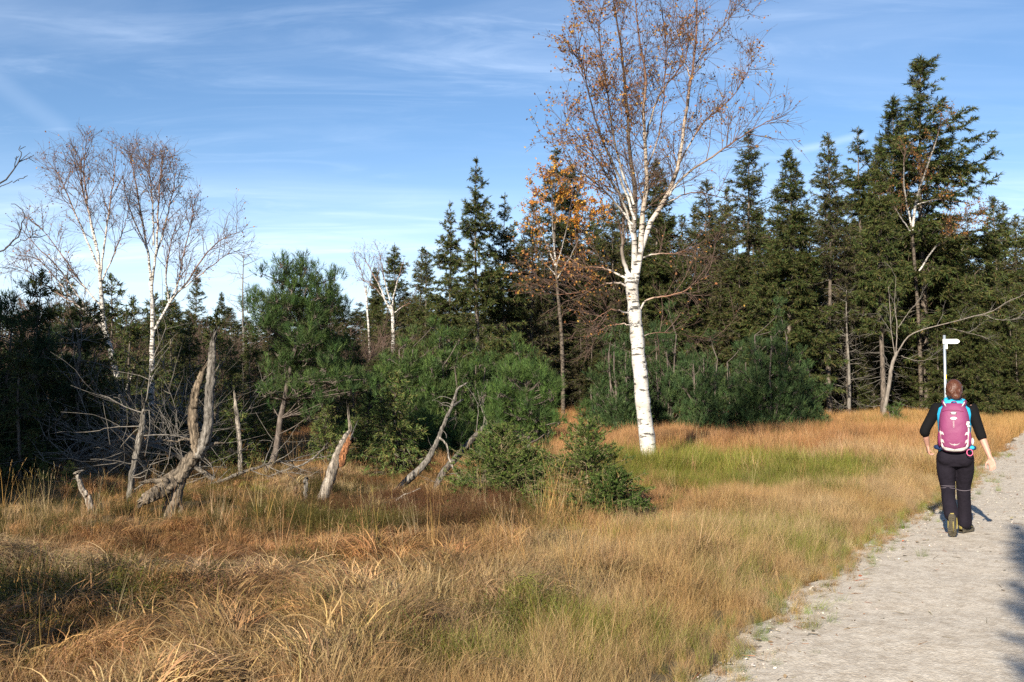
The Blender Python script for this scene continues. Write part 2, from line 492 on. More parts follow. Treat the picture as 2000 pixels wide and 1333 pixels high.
g.add(np.stack([X, Y, Z], -1).reshape(-1, 3), np.concatenate([q[:, [0, 1, 2]], q[:, [0, 2, 3]]]))
tag(g.build('ground', ground_mat()), 'brown peaty heath ground under the dry grass', None, None, 'structure')

def path_mat():
    m, N, L, o = mat_new('gravel_path')
    t = N.new('ShaderNodeTexCoord'); V = t.outputs['Object']
    n1 = nd(N, L, 'ShaderNodeTexNoise', None, Vector=V, Scale=1.1, Detail=6.0, Roughness=0.6)
    n2 = nd(N, L, 'ShaderNodeTexNoise', None, Vector=V, Scale=9.0, Detail=8.0, Roughness=0.75)
    n3 = nd(N, L, 'ShaderNodeTexNoise', None, Vector=V, Scale=70.0, Detail=4.0, Roughness=0.7)
    vo = nd(N, L, 'ShaderNodeTexVoronoi', None, Vector=V, Scale=55.0)
    c = mix_col(N, L, n1.outputs['Fac'], (0.43, 0.383, 0.32), (0.54, 0.488, 0.415))
    r = N.new('ShaderNodeMapRange'); r.inputs['From Min'].default_value = 0.36; r.inputs['From Max'].default_value = 0.60
    L.new(n2.outputs['Fac'], r.inputs['Value'])
    c = mix_col(N, L, r.outputs[0], (0.34, 0.29, 0.23), c)
    c = mix_col(N, L, 0.55, c, vo.outputs['Color'], 'SOFT_LIGHT') if False else c
    vr = N.new('ShaderNodeSeparateColor'); L.new(vo.outputs['Color'], vr.inputs[0])
    rr = N.new('ShaderNodeMapRange'); rr.inputs['To Min'].default_value = 0.84; rr.inputs['To Max'].default_value = 1.14
    L.new(vr.outputs[0], rr.inputs['Value'])
    hs = N.new('ShaderNodeHueSaturation'); L.new(c, hs.inputs['Color']); L.new(rr.outputs[0], hs.inputs['Value'])
    p = N.new('ShaderNodeBsdfPrincipled'); p.inputs['Roughness'].default_value = 0.9
    p.inputs['Specular IOR Level'].default_value = 0.2
    L.new(hs.outputs[0], p.inputs['Base Color'])
    ad = nd(N, L, 'ShaderNodeMath', {'operation': 'ADD'}, i0=n3.outputs['Fac'], i1=vo.outputs['Distance'])
    ad2 = nd(N, L, 'ShaderNodeMath', {'operation': 'ADD'}, i0=ad.outputs[0], i1=n2.outputs['Fac'])
    b = nd(N, L, 'ShaderNodeBump', None, Height=ad2.outputs[0], Strength=0.35, Distance=0.015)
    L.new(b.outputs[0], p.inputs['Normal']); L.new(p.outputs[0], o.inputs['Surface'])
    return m
ls = np.concatenate([np.arange(-9, 40, 0.12), np.arange(40, 160, 1.0)])
ws = np.linspace(0, 1, 26)
LL, WW = np.meshgrid(ls, ws, indexing='ij')
e0 = 0.24 + wob(LL, 0); e1 = -PW + wob(LL, 5)
E = e0 + (e1 - e0) * WW
PX = PE0[0] + PU[0] * LL + PN[0] * E; PY = PE0[1] + PU[1] * LL + PN[1] * E
PZ = 0.012 + 0.03 * np.sin(np.pi * WW) ** 1.0 + 0.018 * (vn(PX * 2.1, PY * 2.1, 4) - .5) + 0.008 * (vn(PX * 7, PY * 7, 5) - .5)
PZ += 0.02 * (vn(LL * .35 + 3, WW * 5, 6) - .5) - .012 * np.exp(-((WW - .35) / .12) ** 2) - .012 * np.exp(-((WW - .68) / .12) ** 2)
PZ[:, 0] -= 0.05; PZ[:, -1] -= 0.05
g = MB(); nx, ny = LL.shape
i, j = np.meshgrid(np.arange(nx - 1), np.arange(ny - 1), indexing='ij')
q = np.stack([i * ny + j, i * ny + j + 1, (i + 1) * ny + j + 1, (i + 1) * ny + j], -1).reshape(-1, 4)
g.add(np.stack([PX, PY, PZ], -1).reshape(-1, 3), np.concatenate([q[:, [0, 2, 1]], q[:, [0, 3, 2]]]))
tag(g.build('path', path_mat()), 'pale gravel hiking trail running off to the right', None, None, 'structure')

# ------------------------------------------------------------------ grass and ground cover (stuff)
def blades(rng, N, K, root_r, ln, w, el0, bend, az, azsd, cols, jit=0.16, kink=0.1, seed=0.0):
    """N ribbon blades of K pieces; el0 = heading above the horizon at the root, bend = total fall of the heading"""
    mb = MB()
    rr = root_r * np.sqrt(rng.random(N)); ra = rng.uniform(0, 2 * np.pi, N)
    p = np.stack([rr * np.cos(ra), rr * np.sin(ra), np.full(N, -0.02)], 1)
    a = rng.normal(az, azsd, N); L = rng.uniform(*ln, N); e = rng.uniform(*el0, N); bd = rng.uniform(*bend, N)
    wd = rng.uniform(*w, N); tw = rng.normal(0, 0.6, N)
    col = palette(cols, N, rng, jit)
    pts = []
    for k in range(K + 1):
        t = k / K
        side = np.stack([-np.sin(a + tw), np.cos(a + tw), 0.25 * np.sin(tw * 3)], 1)
        wk = wd * (1 - 0.92 * t ** 1.6)
        pts.append((p - side * wk[:, None] * .5, p + side * wk[:, None] * .5))
        ee = e - bd * (t ** 1.1)
        d = np.stack([np.cos(a) * np.cos(ee), np.sin(a) * np.cos(ee), np.sin(ee)], 1)
        p = p + d * (L / K)[:, None]
        p[:, 2] = np.maximum(p[:, 2], 0.015 + 0.05 * rng.random(N))
        a = a + rng.normal(0, kink, N)
    V = np.stack([x for pr in pts for x in pr], 1)
    n = 2 * (K + 1); t = []
    for k in range(K):
        b = 2 * k; t += [(b, b + 1, b + 3), (b, b + 3, b + 2)]
    T = (np.array(t)[None] + (np.arange(N) * n)[:, None, None]).reshape(-1, 3)
    mb.add(V.reshape(-1, 3), T, np.repeat(col, n, axis=0))
    if seed:                                     # loose seed heads
        k = int(N * seed); tip = V[:k, -1]
        ang = np.stack([rng.normal(0, .25, k), rng.normal(0, .25, k), np.ones(k)], 1)
        for s in range(4):
            fronds(mb, tip - ang * 0.045 * s, ang + rng.normal(0, .15, (k, 3)), np.full(k, .06), .004, np.clip(col[:k] * 0.8, 0, 1), rng)
    return mb

def tuft_collection(name, meshes):
    c = bpy.data.collections.new(name)
    for k, me in enumerate(meshes):
        o = bpy.data.objects.new('%s_%02d' % (name, k), me); c.objects.link(o)
    return c

def scatter(name, coll, pos, rot, scl, tint, var, label):
    me = bpy.data.meshes.new(name)
    n = len(pos)
    me.vertices.add(n); me.vertices.foreach_set('co', np.asarray(pos, np.float32).ravel())
    def att(nm, typ, data, key):
        a = me.attributes.new(nm, typ, 'POINT'); a.data.foreach_set(key, np.ascontiguousarray(data).ravel())
    att('rot', 'FLOAT_VECTOR', np.asarray(rot, np.float32), 'vector')
    att('scl', 'FLOAT_VECTOR', np.asarray(scl, np.float32), 'vector')
    att('tint', 'FLOAT_COLOR', np.concatenate([tint, np.ones((n, 1))], 1).astype(np.float32), 'color')
    att('pick', 'INT', np.asarray(var, np.int32), 'value')
    o = obj(name, me)
    ng = bpy.data.node_groups.new(name + '_scatter', 'GeometryNodeTree')
    ng.interface.new_socket('Geometry', in_out='INPUT', socket_type='NodeSocketGeometry')
    ng.interface.new_socket('Geometry', in_out='OUTPUT', socket_type='NodeSocketGeometry')
    N, L = ng.nodes, ng.links
    gi, go = N.new('NodeGroupInput'), N.new('NodeGroupOutput')
    ci = N.new('GeometryNodeCollectionInfo'); ci.inputs['Collection'].default_value = coll
    ci.inputs['Separate Children'].default_value = True; ci.inputs['Reset Children'].default_value = True
    ip = N.new('GeometryNodeInstanceOnPoints'); ip.inputs['Pick Instance'].default_value = True
    def named(nm, typ):
        a = N.new('GeometryNodeInputNamedAttribute'); a.data_type = typ; a.inputs['Name'].default_value = nm
        return a.outputs['Attribute']
    L.new(gi.outputs[0], ip.inputs['Points']); L.new(ci.outputs[0], ip.inputs['Instance'])
    L.new(named('pick', 'INT'), ip.inputs['Instance Index'])
    e2r = N.new('FunctionNodeEulerToRotation'); L.new(named('rot', 'FLOAT_VECTOR'), e2r.inputs[0])
    L.new(e2r.outputs[0], ip.inputs['Rotation']); L.new(named('scl', 'FLOAT_VECTOR'), ip.inputs['Scale'])
    L.new(ip.outputs[0], go.inputs[0])
    md = o.modifiers.new('scatter', 'NODES'); md.node_group = ng
    return tag(o, label, None, None, 'stuff')

rg = np.random.default_rng(11)
WT = [(1.0, 1.0, 1.0), (1.12, 1.02, 0.9), (0.75, 0.72, 0.68), (1.14, 1.1, 1.02)]
tuss = [blades(rg, 48, 7, 0.14, (.26, .6), (.005, .011), (.55, 1.35), (1.5, 3.2), 0.0, 0.7, WT, 0.26, 0.14).mesh('tussock', M['grass']) for _ in range(4)]
fine = [blades(rg, 70, 4, 0.13, (.22, .5), (.0025, .0045), (1.0, 1.55), (.2, 1.1), 0.0, 1.8, WT, 0.2, 0.08, 0.0).mesh('fine_grass', M['grass']) for _ in range(4)]
stalk = [blades(rg, 9, 5, 0.10, (.6, 1.05), (.004, .006), (1.25, 1.56), (0, .45), 0.0, 1.8, WT, 0.15, 0.03, 0.6).mesh('stalk', M['grass']) for _ in range(4)]
tall = [blades(rg, 75, 4, 0.22, (.3, .62), (.005, .009), (1.05, 1.56), (.1, .9), 0.0, 1.8, WT, 0.2, 0.06, 0.0).mesh('moor_grass', M['grass']) for _ in range(4)]
def heather_mesh(rng):
    mb = MB(); N = 34
    a = rng.uniform(0, 2 * np.pi, N); e = rng.uniform(.75, 1.5, N)
    D = np.stack([np.cos(a) * np.cos(e), np.sin(a) * np.cos(e), np.sin(e)], 1)
    S = np.stack([.09 * rng.normal(0, 1, N), .09 * rng.normal(0, 1, N), np.full(N, -.02)], 1)
    P = grow(S, D, rng.uniform(.2, .42, N), 5, .12, .12, rng)
    mb.tubes(P, taper(N, 5, .003, .0012), 3, (.55, .4, .35))
    S2, D2, ix, t = children(P, 16, .15, 1, .5, .2, rng)
    c = palette([(.9, 1.0, .8), (1.1, .85, .7), (.8, 1.1, .7), (1.2, .8, .6)], len(S2), rng, .2)
    brushes(mb, S2, D2, rng.uniform(.04, .1, len(S2)), .012, .004, 9, c, rng, spread=.6)
    brushes(mb, P[:, 2], P[:, 4] - P[:, 2], np.linalg.norm(P[:, 4] - P[:, 2], axis=1), .012, .004, 24, c[:N] if len(c) >= N else np.ones((N, 3)), rng, spread=.6)
    return mb.mesh('heather', M['grass'])
heat = [heather_mesh(rg) for _ in range(3)]
C_tuss = tuft_collection('tussock_set', tuss); C_fine = tuft_collection('fine_set', fine)
C_stalk = tuft_collection('stalk_set', stalk); C_tall = tuft_collection('tall_set', tall); C_heat = tuft_collection('heather_set', heat)

def ell(x, y, cx, cy, rx, ry, s=0):
    d = np.sqrt(((x - cx) / rx) ** 2 + ((y - cy) / ry) ** 2) + 0.5 * (vn(x * .9, y * .9, s) - .5) + .3 * (vn(x * 2.3, y * 2.3, s + 1) - .5)
    return 1 - sstep(.75, 1.1, d)
def zones(x, y):
    z = {}
    z['heath_c'] = ell(x, y, -.95, 11.9, 2.0, 1.9, 7)
    z['heath_l'] = np.maximum(ell(x, y, -5.0, 12.2, 3.0, 2.1, 8), ell(x, y, -2.6, 13.2, 1.8, 1.6, 21))
    z['green_b'] = ell(x, y, 3.6, 17.8, 2.6, 3.6, 9)
    z['green_l'] = ell(x, y, -3.5, 7.1, 1.0, .6, 10)*.55
    z['green_f'] = np.maximum(ell(x, y, .3, 6.4, .5, .4, 11), ell(x, y, -.3, 5.7, .5, .25, 12)) * .5
    z['green_v'] = np.maximum(ell(x, y, 2.9, 10.6, .8, 1.5, 13), ell(x, y, 1.9, 8.2, .4, .6, 14)) * .42
    z['orange'] = sstep(19, 25, y + 3 * (vn(x * .3, y * .3, 15) - .5)) * (1 - z['green_b'])
    z['dark_m'] = ell(x, y, 6.6, 25.5, 3.0, 2.2, 16)
    return z
TAN = np.array((.40, .245, .11)); ORANGE = np.array((.38, .21, .092)); GREEN = np.array((.135, .17, .03))
GOLD = np.array((.42, .27, .095)); STRAW = np.array((.46, .345, .195)); RUST = np.array((.30, .125, .045)); HEATHG = np.array((.085, .085, .022)); HEATHR = np.array((.125, .06, .035))
def mixc(a, b, t): return a * (1 - t[:, None]) + b * t[:, None]
def base_tint(x, y, rng):
    n = len(x); z = zones(x, y)
    c = np.broadcast_to(TAN, (n, 3)).copy()
    c = mixc(c, ORANGE, .65 * sstep(.45, .75, vn(x * .55, y * .55, 31)))
    c = mixc(c, STRAW, .8 * sstep(.5, .8, vn(x * .8, y * .8, 32)))
    c = mixc(c, RUST, .25 * sstep(.6, .85, vn(x * .7, y * .7, 33)))
    side = 1 - sstep(1.0, 3.2, edge_e(x, y) + 1.2 * (vn(x * .4, y * .4, 34) - .5))
    c = mixc(c, mixc(np.broadcast_to(GOLD * .92, (n, 3)), STRAW, vn(x * 1.2, y * 1.2, 35)), .75 * side)
    c = mixc(c, ORANGE * np.array((1.06, .98, .95)), .75 * z['orange'])
    gr = np.clip(z['green_b'] + z['green_l'] + z['green_f'] + z['green_v'] + .25 * sstep(.66, .84, vn(x * .6, y * .6, 36)), 0, 1)
    pick = (rng.random(n) < gr * .85).astype(float)
    c = mixc(c, GREEN * np.array((1.35, 1.2, 1.0)), .9 * pick)
    c = c * rng.uniform(.72, 1.22, (n, 1)) * rng.uniform(.94, 1.06, (n, 3))
    return c, z
def visible(x, y, margin=1.0):
    return (np.abs(x) < 0.55 * y + margin)
def spread(n, ylo, yhi, rng, p=1.0):
    """points over the wedge the lens takes in, and a little beyond"""
    y = ylo + (yhi - ylo) * rng.random(n) ** p
    x = (rng.random(n) * 2 - 1) * (.56 * y + 1.0)
    return x, y
def place(name, coll, x, y, rng, tint, label, s=(.8, 1.2), flow=None, nv=4, lean=.12, drop=0.0):
    n = len(x)
    rz = rng.uniform(0, 2 * np.pi, n) if flow is None else flow
    rot = np.stack([rng.normal(0, lean, n), rng.normal(0, lean, n), rz], 1)
    sc = rng.uniform(*s, n) if isinstance(s, tuple) else s
    scatter(name, coll, np.stack([x, y, gz(x, y) - drop], 1), rot, np.repeat(np.asarray(sc)[:, None], 3, 1), tint, rng.integers(0, nv, n), label)

# lodged tussock grass over the open heath: clumps of tufts falling outward from raised centres
cx, cy = spread(2600, 4.4, 22, rg, .75)
k0 = edge_e(cx, cy) > 1.1; cx, cy = cx[k0], cy[k0]
cr_ = rg.uniform(.16, .42, len(cx)); cn = (cr_ * 34).astype(int) + 4
ci_ = np.repeat(np.arange(len(cx)), cn)
ra = rg.uniform(0, 2 * np.pi, len(ci_)); rr_ = np.sqrt(rg.random(len(ci_)))
x1 = cx[ci_] + np.cos(ra) * rr_ * cr_[ci_]; y1 = cy[ci_] + np.sin(ra) * rr_ * cr_[ci_]
comb_c = -0.5 + 6.0 * (vn(cx * .45, cy * .45, 42) - .5)
v_ = np.stack([np.cos(ra), np.sin(ra)], 1) * .8 + np.stack([np.cos(comb_c), np.sin(comb_c)], 1)[ci_] * .9 + rg.normal(0, .25, (len(ci_), 2))
f1 = np.arctan2(v_[:, 1], v_[:, 0]); lift1 = .16 * cr_[ci_] / .3 * (1 - rr_ ** 2) * rg.uniform(.6, 1.1, len(ci_))
x2, y2 = spread(9000, 4.2, 24, rg, .72); f2 = -0.5 + 6.5 * (vn(x2 * .5, y2 * .5, 42) - .5) + rg.normal(0, .5, len(x2))
x = np.concatenate([x1, x2]); y = np.concatenate([y1, y2]); flow = np.concatenate([f1, f2]); lift = np.concatenate([lift1, 0 * x2])
cl_t = np.concatenate([rg.uniform(.55, 1.28, len(cx))[ci_], rg.uniform(.7, 1.0, len(x2))])
e = edge_e(x, y); z = zones(x, y)
keep = (e > .8 + .8 * (vn(x * .7, y * .7, 41) - .3)) & (rg.random(len(x)) > .93 * np.clip(z['heath_c'] + z['heath_l'] + z['green_b'] * .75 + z['green_l'] * .8 + z['green_f'], 0, 1)) & (rg.random(len(x)) < .4 + .6 * sstep(1.0, 3.0, e))
x, y, flow, lift, cl_t = x[keep], y[keep], flow[keep], lift[keep], cl_t[keep]
c, _ = base_tint(x, y, rg)
c *= cl_t[:, None]
place('tussock_grass', C_tuss, x, y, rg, c, 'matted tan and rust tussock grass bent over across the heath', rg.uniform(.5, 1.0, len(x)) * (1 - .42 * sstep(7.5, 10.5, y)), flow, drop=-lift * (1 - .5 * sstep(7.5, 10.5, y)))
# fine grass by the trail and between tussocks
x, y = spread(44000, 4.2, 26, rg, .75)
e = edge_e(x, y); z = zones(x, y)
keep = (e > .1 + wob(along(x, y)) + rg.normal(0, .16, len(x))) & (rg.random(len(x)) < np.clip(1.15 - sstep(1.0, 3.6, e) * 1.1 + z['green_b'] + z['green_v'], .03, 1))
x, y = x[keep], y[keep]
c, _ = base_tint(x, y, rg)
place('verge_grass', C_fine, x, y, rg, c, 'fine straw and green grass along the trail edge', .75 * rg.uniform(.7, 1.15, len(x)) * (.38 + .62 * sstep(0, .9, edge_e(x, y))))
# moor grass farther off
x, y = spread(30000, 17, 62, rg, 1.0)
e = edge_e(x, y)
keep = ((e > .2) | (e < -PW - .2)) & (rg.random(len(x)) > .8 * zones(x, y)['dark_m']) & ((x > -3) | (y < 34))
x, y = x[keep], y[keep]
c, _ = base_tint(x, y, rg)
gold = sstep(9, 16, x); c = mixc(c, GOLD * 1.05, .6 * gold)
place('moor_grass', C_tall, x, y, rg, c, 'orange and golden moor grass in front of the trees', rg.uniform(.6, 1.05, len(x)) * (1 - .35 * (x < 0)))
# single tall stalks
x, y = spread(620, 5.0, 22, rg, .9)
k2 = (edge_e(x, y) > 1.0) & (vn(x * .9, y * .9, 51) > .5)
x, y = x[k2], y[k2]
x = np.concatenate([x, .72 + .22 * rg.normal(0, 1, 46)]); y = np.concatenate([y, 11.6 + .25 * rg.normal(0, 1, 46)])
c = palette([GOLD, STRAW, ORANGE * 1.1], len(x), rg, .15)
place('grass_stalk', C_stalk, x, y, rg, c, 'sparse tall golden grass stalks standing above the tussocks', (.45, .85), lean=.1)
# heather and bilberry
x, y = spread(22000, 4.5, 30, rg, .9)
z = zones(x, y); pr = np.clip(z['heath_c'] * .95 + z['heath_l'] * .95 + z['green_l'] * .6 + z['green_b'] * .35 + z['dark_m'] * .9 + z['green_f'] * .5 + .2 * sstep(.74, .88, vn(x * .8, y * .8, 61)) + .55 * sstep(14.5, 17, y) * (x < -.5), 0, 1)
k2 = (rg.random(len(x)) < pr) & (edge_e(x, y) > 1.2)
x, y = x[k2], y[k2]; z = zones(x, y)
rd = np.clip(.75 * z['heath_c'] * sstep(.35, .6, vn(x * .9, y * .9, 62)) + z['dark_m'] * .8 + .25 * vn(x, y, 63), 0, 1)
c = mixc(np.broadcast_to(HEATHG * 1.3, (len(x), 3)), HEATHR * 1.2, rd) * rg.uniform(.7, 1.3, (len(x), 1))
c = mixc(c, GREEN * 1.25, np.clip(z['green_b'] + z['green_l'] * .4 + z['green_f'], 0, 1) * .7)
hs_ = rg.uniform(.6, 1.1, len(x)) * (1 - .25 * sstep(9, 11, y)) * (1 - .42 * np.clip(z['heath_l'] + .8 * sstep(14, 17, y) * (x < 0), 0, 1))
place('heather', C_heat, x, y, rg, c, 'dark green and red brown heather in low patches', hs_, nv=3)

# pebbles, fallen leaves and bits of grass on the trail
def pebble(rng):
    mb = MB(); n = 6
    a = np.arange(n) * 2 * np.pi / n
    r1 = rng.uniform(.7, 1.1, n); r2 = rng.uniform(.4, .8, n)
    v = [(0, 0, -.3)] + [(np.cos(k) * r, np.sin(k) * r, 0) for k, r in zip(a, r1)] + [(np.cos(k + .4) * r, np.sin(k + .4) * r, .45) for k, r in zip(a, r2)] + [(0.05, 0, .6)]
    t = []
    for k in range(n):
        k2 = (k + 1) % n
        t += [(0, 1 + k2, 1 + k), (1 + k, 1 + k2, 1 + n + k), (1 + k2, 1 + n + k2, 1 + n + k), (1 + n + k, 1 + n + k2, 2 * n + 1)]
    return mb.add(v, t, (1, 1, 1)).mesh('pebble', M['stone'], False)
M['stone'] = foliage_mat('gravel_stone', 0.0, inst=True, vary=0.3, rough=0.85, spec=0.2)
C_peb = tuft_collection('pebble_set', [pebble(rg) for _ in range(3)])
def path_points(n, lo, hi, edge_bias):
    l = rg.uniform(lo, hi, n); f = rg.random(n)
    e = np.where(rg.random(n) < edge_bias, .12 - np.abs(rg.normal(0, .28, n)), -PW * f)
    e = np.minimum(e, .14 + wob(l))
    return PE0[0] + PU[0] * l + PN[0] * e, PE0[1] + PU[1] * l + PN[1] * e
x, y = path_points(9000, -2.5, 12, .2)
n = len(x); s = .003 + .010 * rg.random(n) ** 6
scatter('gravel', C_peb, np.stack([x, y, np.full(n, .026)], 1), np.stack([rg.normal(0, .3, n), rg.normal(0, .3, n), rg.uniform(0, 6.3, n)], 1),
        np.stack([s * 1.2, s, s * .8], 1), palette([(.44, .39, .33), (.38, .33, .27), (.48, .44, .38), (.28, .24, .19)], n, rg, .12), rg.integers(0, 3, n), 'loose pale gravel stones on the trail')
def litter(rng):
    mb = MB(); leaves(mb, np.zeros((3, 3)) + rng.normal(0, .05, (3, 3)) * (1, 1, .15), .5, palette([(1, 1, 1), (.7, .7, .7)], 3, rng, .1), rng)
    return mb.mesh('litter', M['grass'])
lit1 = MB(); leaves(lit1, np.zeros((1, 3)), 1.0, np.ones((1, 3)), rg)
def leaf_mesh():
    mb = MB(); o_ = []
    v = [(0, 0, .02), (.3, .32, .16), (.62, .28, .2), (1, .02, .05), (.62, -.3, .14), (.3, -.3, .1), (.5, 0, .02)]
    return mb.add(v, [(0, 6, 1), (1, 6, 2), (2, 6, 3), (3, 6, 4), (4, 6, 5), (5, 6, 0)]).mesh('fallen_leaf', M['grass'])
def stem_mesh():
    mb = MB(); return mb.tubes(np.array([[(0, 0, .02), (.4, .05, .05), (.8, .0, .04), (1.2, .1, .02)]]), np.array([[.03, .03, .02, .012]]), 3).mesh('straw', M['grass'])
C_lit = tuft_collection('litter_set', [leaf_mesh(), stem_mesh()])
x, y = path_points(1900, -2.5, 26, .35); n = len(x)
pk = (rg.random(n) < .6).astype(int)
s = np.where(pk == 1, rg.uniform(.03, .10, n), rg.uniform(.015, .05, n))
scatter('leaf_litter', C_lit, np.stack([x, y, np.full(n, .032)], 1), np.stack([rg.normal(0, .25, n), rg.normal(0, .25, n), rg.uniform(0, 6.3, n)], 1),
        np.repeat(s[:, None], 3, 1), palette([(.30, .16, .07), (.36, .13, .05), (.22, .17, .10), (.15, .12, .08), (.2, .17, .12), (.26, .22, .15)], n, rg, .2), pk, 'fallen brown leaves and straw scattered on the trail')
# low tufts creeping over the trail edge
l = rg.uniform(-2, 20, 900); e = wob(l) + .22 - np.abs(rg.normal(0, .22, 900))
x = PE0[0] + PU[0] * l + PN[0] * e; y = PE0[1] + PU[1] * l + PN[1] * e
c = palette([STRAW * .8, GREEN * 1.3, GOLD * .7], len(x), rg, .2)
place('edge_tuft', C_fine, x, y, rg, c, 'small trampled grass tufts at the gravel edge', (.14, .42), lean=.35, drop=-.03)

# ------------------------------------------------------------------ conifers
SPR = [(.027, .043, .013), (.042, .06, .016), (.06, .073, .02), (.064, .06, .022)]
SPR_OLIVE = [(.04, .05, .016), (.062, .062, .02), (.085, .07, .026), (.035, .05, .016)]
def spruce_parts(seed, H, cb, Rm, rate=2.9, olive=.3, sparse=0.0, dead=True, lean=0.0, top=0.0, far=False, gap=0.0, side=0.0, bright=1.0, fine=1.0):
    """trunk, crown and dead boughs of a spruce: H height, cb height of the lowest green bough, Rm reach"""
    rng = np.random.default_rng(seed)
    tz = np.linspace(0, 1, 12)
    tp = np.stack([lean * tz ** 1.5 * H + .05 * np.sin(tz * 7 + seed), .05 * np.cos(tz * 6 + seed), tz * H], 1)
    r0 = .0085 * H + .02
    trunk = MB(); rad = r0 * (1 - tz) ** 1.1 + .006; rad[0] *= 1.35
    trunk.tubes(tp, rad, 8)
    nb = int(rate * H * 5.6)
    zf = rng.uniform(max(cb, .2) / H, .985, nb) ** .92
    if gap: zf = zf[rng.random(len(zf)) > gap * (np.sin(zf * 23 + seed) > .2)]
    zf = np.sort(zf); nb = len(zf)
    u = (zf * H - cb) / (H - cb); u = np.clip(u, 0, 1)
    prof = np.clip((1 - u) ** .85 * (.55 + .45 * sstep(0, .25, u)) + .035, 0, 1)
    az = np.arange(nb) * 2.4 + rng.normal(0, .5, nb)
    ln = Rm * prof * rng.uniform(.6, 1.15, nb) * (1 + side * np.cos(az))
    ln *= np.where(rng.random(nb) < top, .6, 1)
    el = np.interp(u, [0, .35, .75, 1], [-.38, -.12, .25, .85]) + rng.normal(0, .12, nb)
    S = np.stack([np.interp(zf * H, tp[:, 2], tp[:, 0]), np.interp(zf * H, tp[:, 2], tp[:, 1]), zf * H], 1)
    D = np.stack([np.cos(az) * np.cos(el), np.sin(az) * np.cos(el), np.sin(el)], 1)
    P = grow(S, D, ln, 6, .07, .05, rng)
    crown = MB()
    wood = np.repeat(np.array([[.05, .04, .03]]), nb, 0)
    crown.tubes(P, taper(nb, 6, .010 + .006 * ln, .003), 3, wood)
    # side twigs
    k = .62 if far else 1.0
    S2, D2, ix, t = children(P, 8.0 * k * (1 - .35 * sparse), .08, 1.0, .85, .2, rng, flat=.72)
    l2 = np.clip(.34 * ln[ix] * (1.05 - t) + .14, .12, .75) * rng.uniform(.7, 1.2, len(ix))
    D2[:, 2] -= .38 * (1 - u[ix])
    P2 = grow(S2, D2, l2, 4, -.06, .08, rng)
    if sparse > .4: crown.tubes(P2, taper(len(P2), 4, .005, .002), 3, np.repeat(np.array([[.07, .058, .045]]), len(P2), 0))
    cols = [tuple(v * bright for v in c) for c in SPR] + [c for c in SPR_OLIVE]
    pw = np.array([1 - olive] * 4 + [olive] * 4) / 4
    kk = (1.0 if not far else .62) * fine
    S3, D3, ix3, t3 = children(P2, 112 * kk * (1 - .3 * sparse), .0, 1.0, .75, .3, rng, flat=.25)
    uu = u[ix[ix3]]; green = np.ones(len(S3), bool)
    if sparse: green = rng.random(len(S3)) > sparse * (1 - uu) * 1.05
    D3[:, 2] -= .35 * (1 - uu)
    col3 = palette(cols, len(S3), rng, .24, pw)
    brown = palette([(.075, .055, .042), (.10, .08, .062), (.05, .04, .03)], len(S3), rng, .2)
    col3 = np.where(green[:, None], col3, brown)
    ln3 = rng.uniform(.09, .20, len(S3)) * (1.3 if far else 1.0) * min(1, .4 + H / 12)
    shoots(crown, S3, D3, ln3, np.where(green, .031, .013) * (1.3 if far else 1.0) * min(1, .4 + H / 12), col3, rng)
    # boughs themselves carry needles, and brown twigs hang inside the crown
    S4, D4, ix4, t4 = children(P, 45 * kk, .1, 1.0, .8, .3, rng, flat=.3)
    shoots(crown, S4, D4, rng.uniform(.1, .2, len(S4)) * min(1, .4 + H / 12), .034 * min(1, .4 + H / 12), palette(cols, len(S4), rng, .24, pw), rng)
    S5, D5, ix5, t5 = children(P, 15 * kk, .0, .75, 1.0, .4, rng)
    D5[:, 2] -= .5
    shoots(crown, S5, D5, rng.uniform(.2, .5, len(S5)) * min(1, .3 + H / 12), .014, palette([(.09, .07, .055), (.13, .11, .09), (.06, .05, .04)], len(S5), rng, .2), rng)
    # leader
    N = 14; zt = rng.uniform(.95, 1.0, N) * H
    Sx = np.stack([np.interp(zt, tp[:, 2], tp[:, 0]), np.interp(zt, tp[:, 2], tp[:, 1]), zt], 1)
    fronds(crown, Sx, rng.normal(0, .5, (N, 3)) + (0, 0, 1), np.full(N, .14), .045, palette(SPR, N, rng, .2), rng)
    parts = [('trunk', trunk.mesh('spruce_trunk', M['spruce_bark'])), ('crown', crown.mesh('spruce_crown', M['needle'], False))]
    if dead:
        db = MB(); n = int(14 + 11 * cb)
        zd = rng.uniform(.35, cb + .25 * (H - cb), n); a = rng.uniform(0, 6.28, n); e = rng.uniform(-.5, .05, n)
        Sd = np.stack([np.interp(zd, tp[:, 2], tp[:, 0]), np.interp(zd, tp[:, 2], tp[:, 1]), zd], 1)
        Pd = grow(Sd, np.stack([np.cos(a) * np.cos(e), np.sin(a) * np.cos(e), np.sin(e)], 1), rng.uniform(.5, 1.7, n) * min(1, Rm / 1.6), 6, -.03, .09, rng)
        db.tubes(Pd, taper(n, 6, .014, .003), 3)
        S4, D4, i4, t4 = children(Pd, 4.5, .25, 1, .75, .25, rng, flat=.3)
        P4 = grow(S4, D4, rng.uniform(.15, .55, len(S4)), 4, -.05, .12, rng)
        db.tubes(P4, taper(len(P4), 4, .005, .002), 3)
        parts.append(('dead_bough', db.mesh('dead_bough', M['twig_grey'])))
    return parts

def tree_from(name, parts, label, cat, loc, rz=0, scale=1.0, group=None):
    t = thing(name, label, cat, loc, rz, group, scale)
    for nm, me in parts:
        o = obj(nm, me, t)
    return t
def on_ground(px, Y, dz=-.05):
    x = (px - 1000) / FPX * Y * 1.0
    return (x, Y, float(gz(x, Y)) + dz)
def h_of(py_top, Y):
    """height of something whose top shows at photo row py_top, Y metres off"""
    return at(1000, py_top, Y)[2]

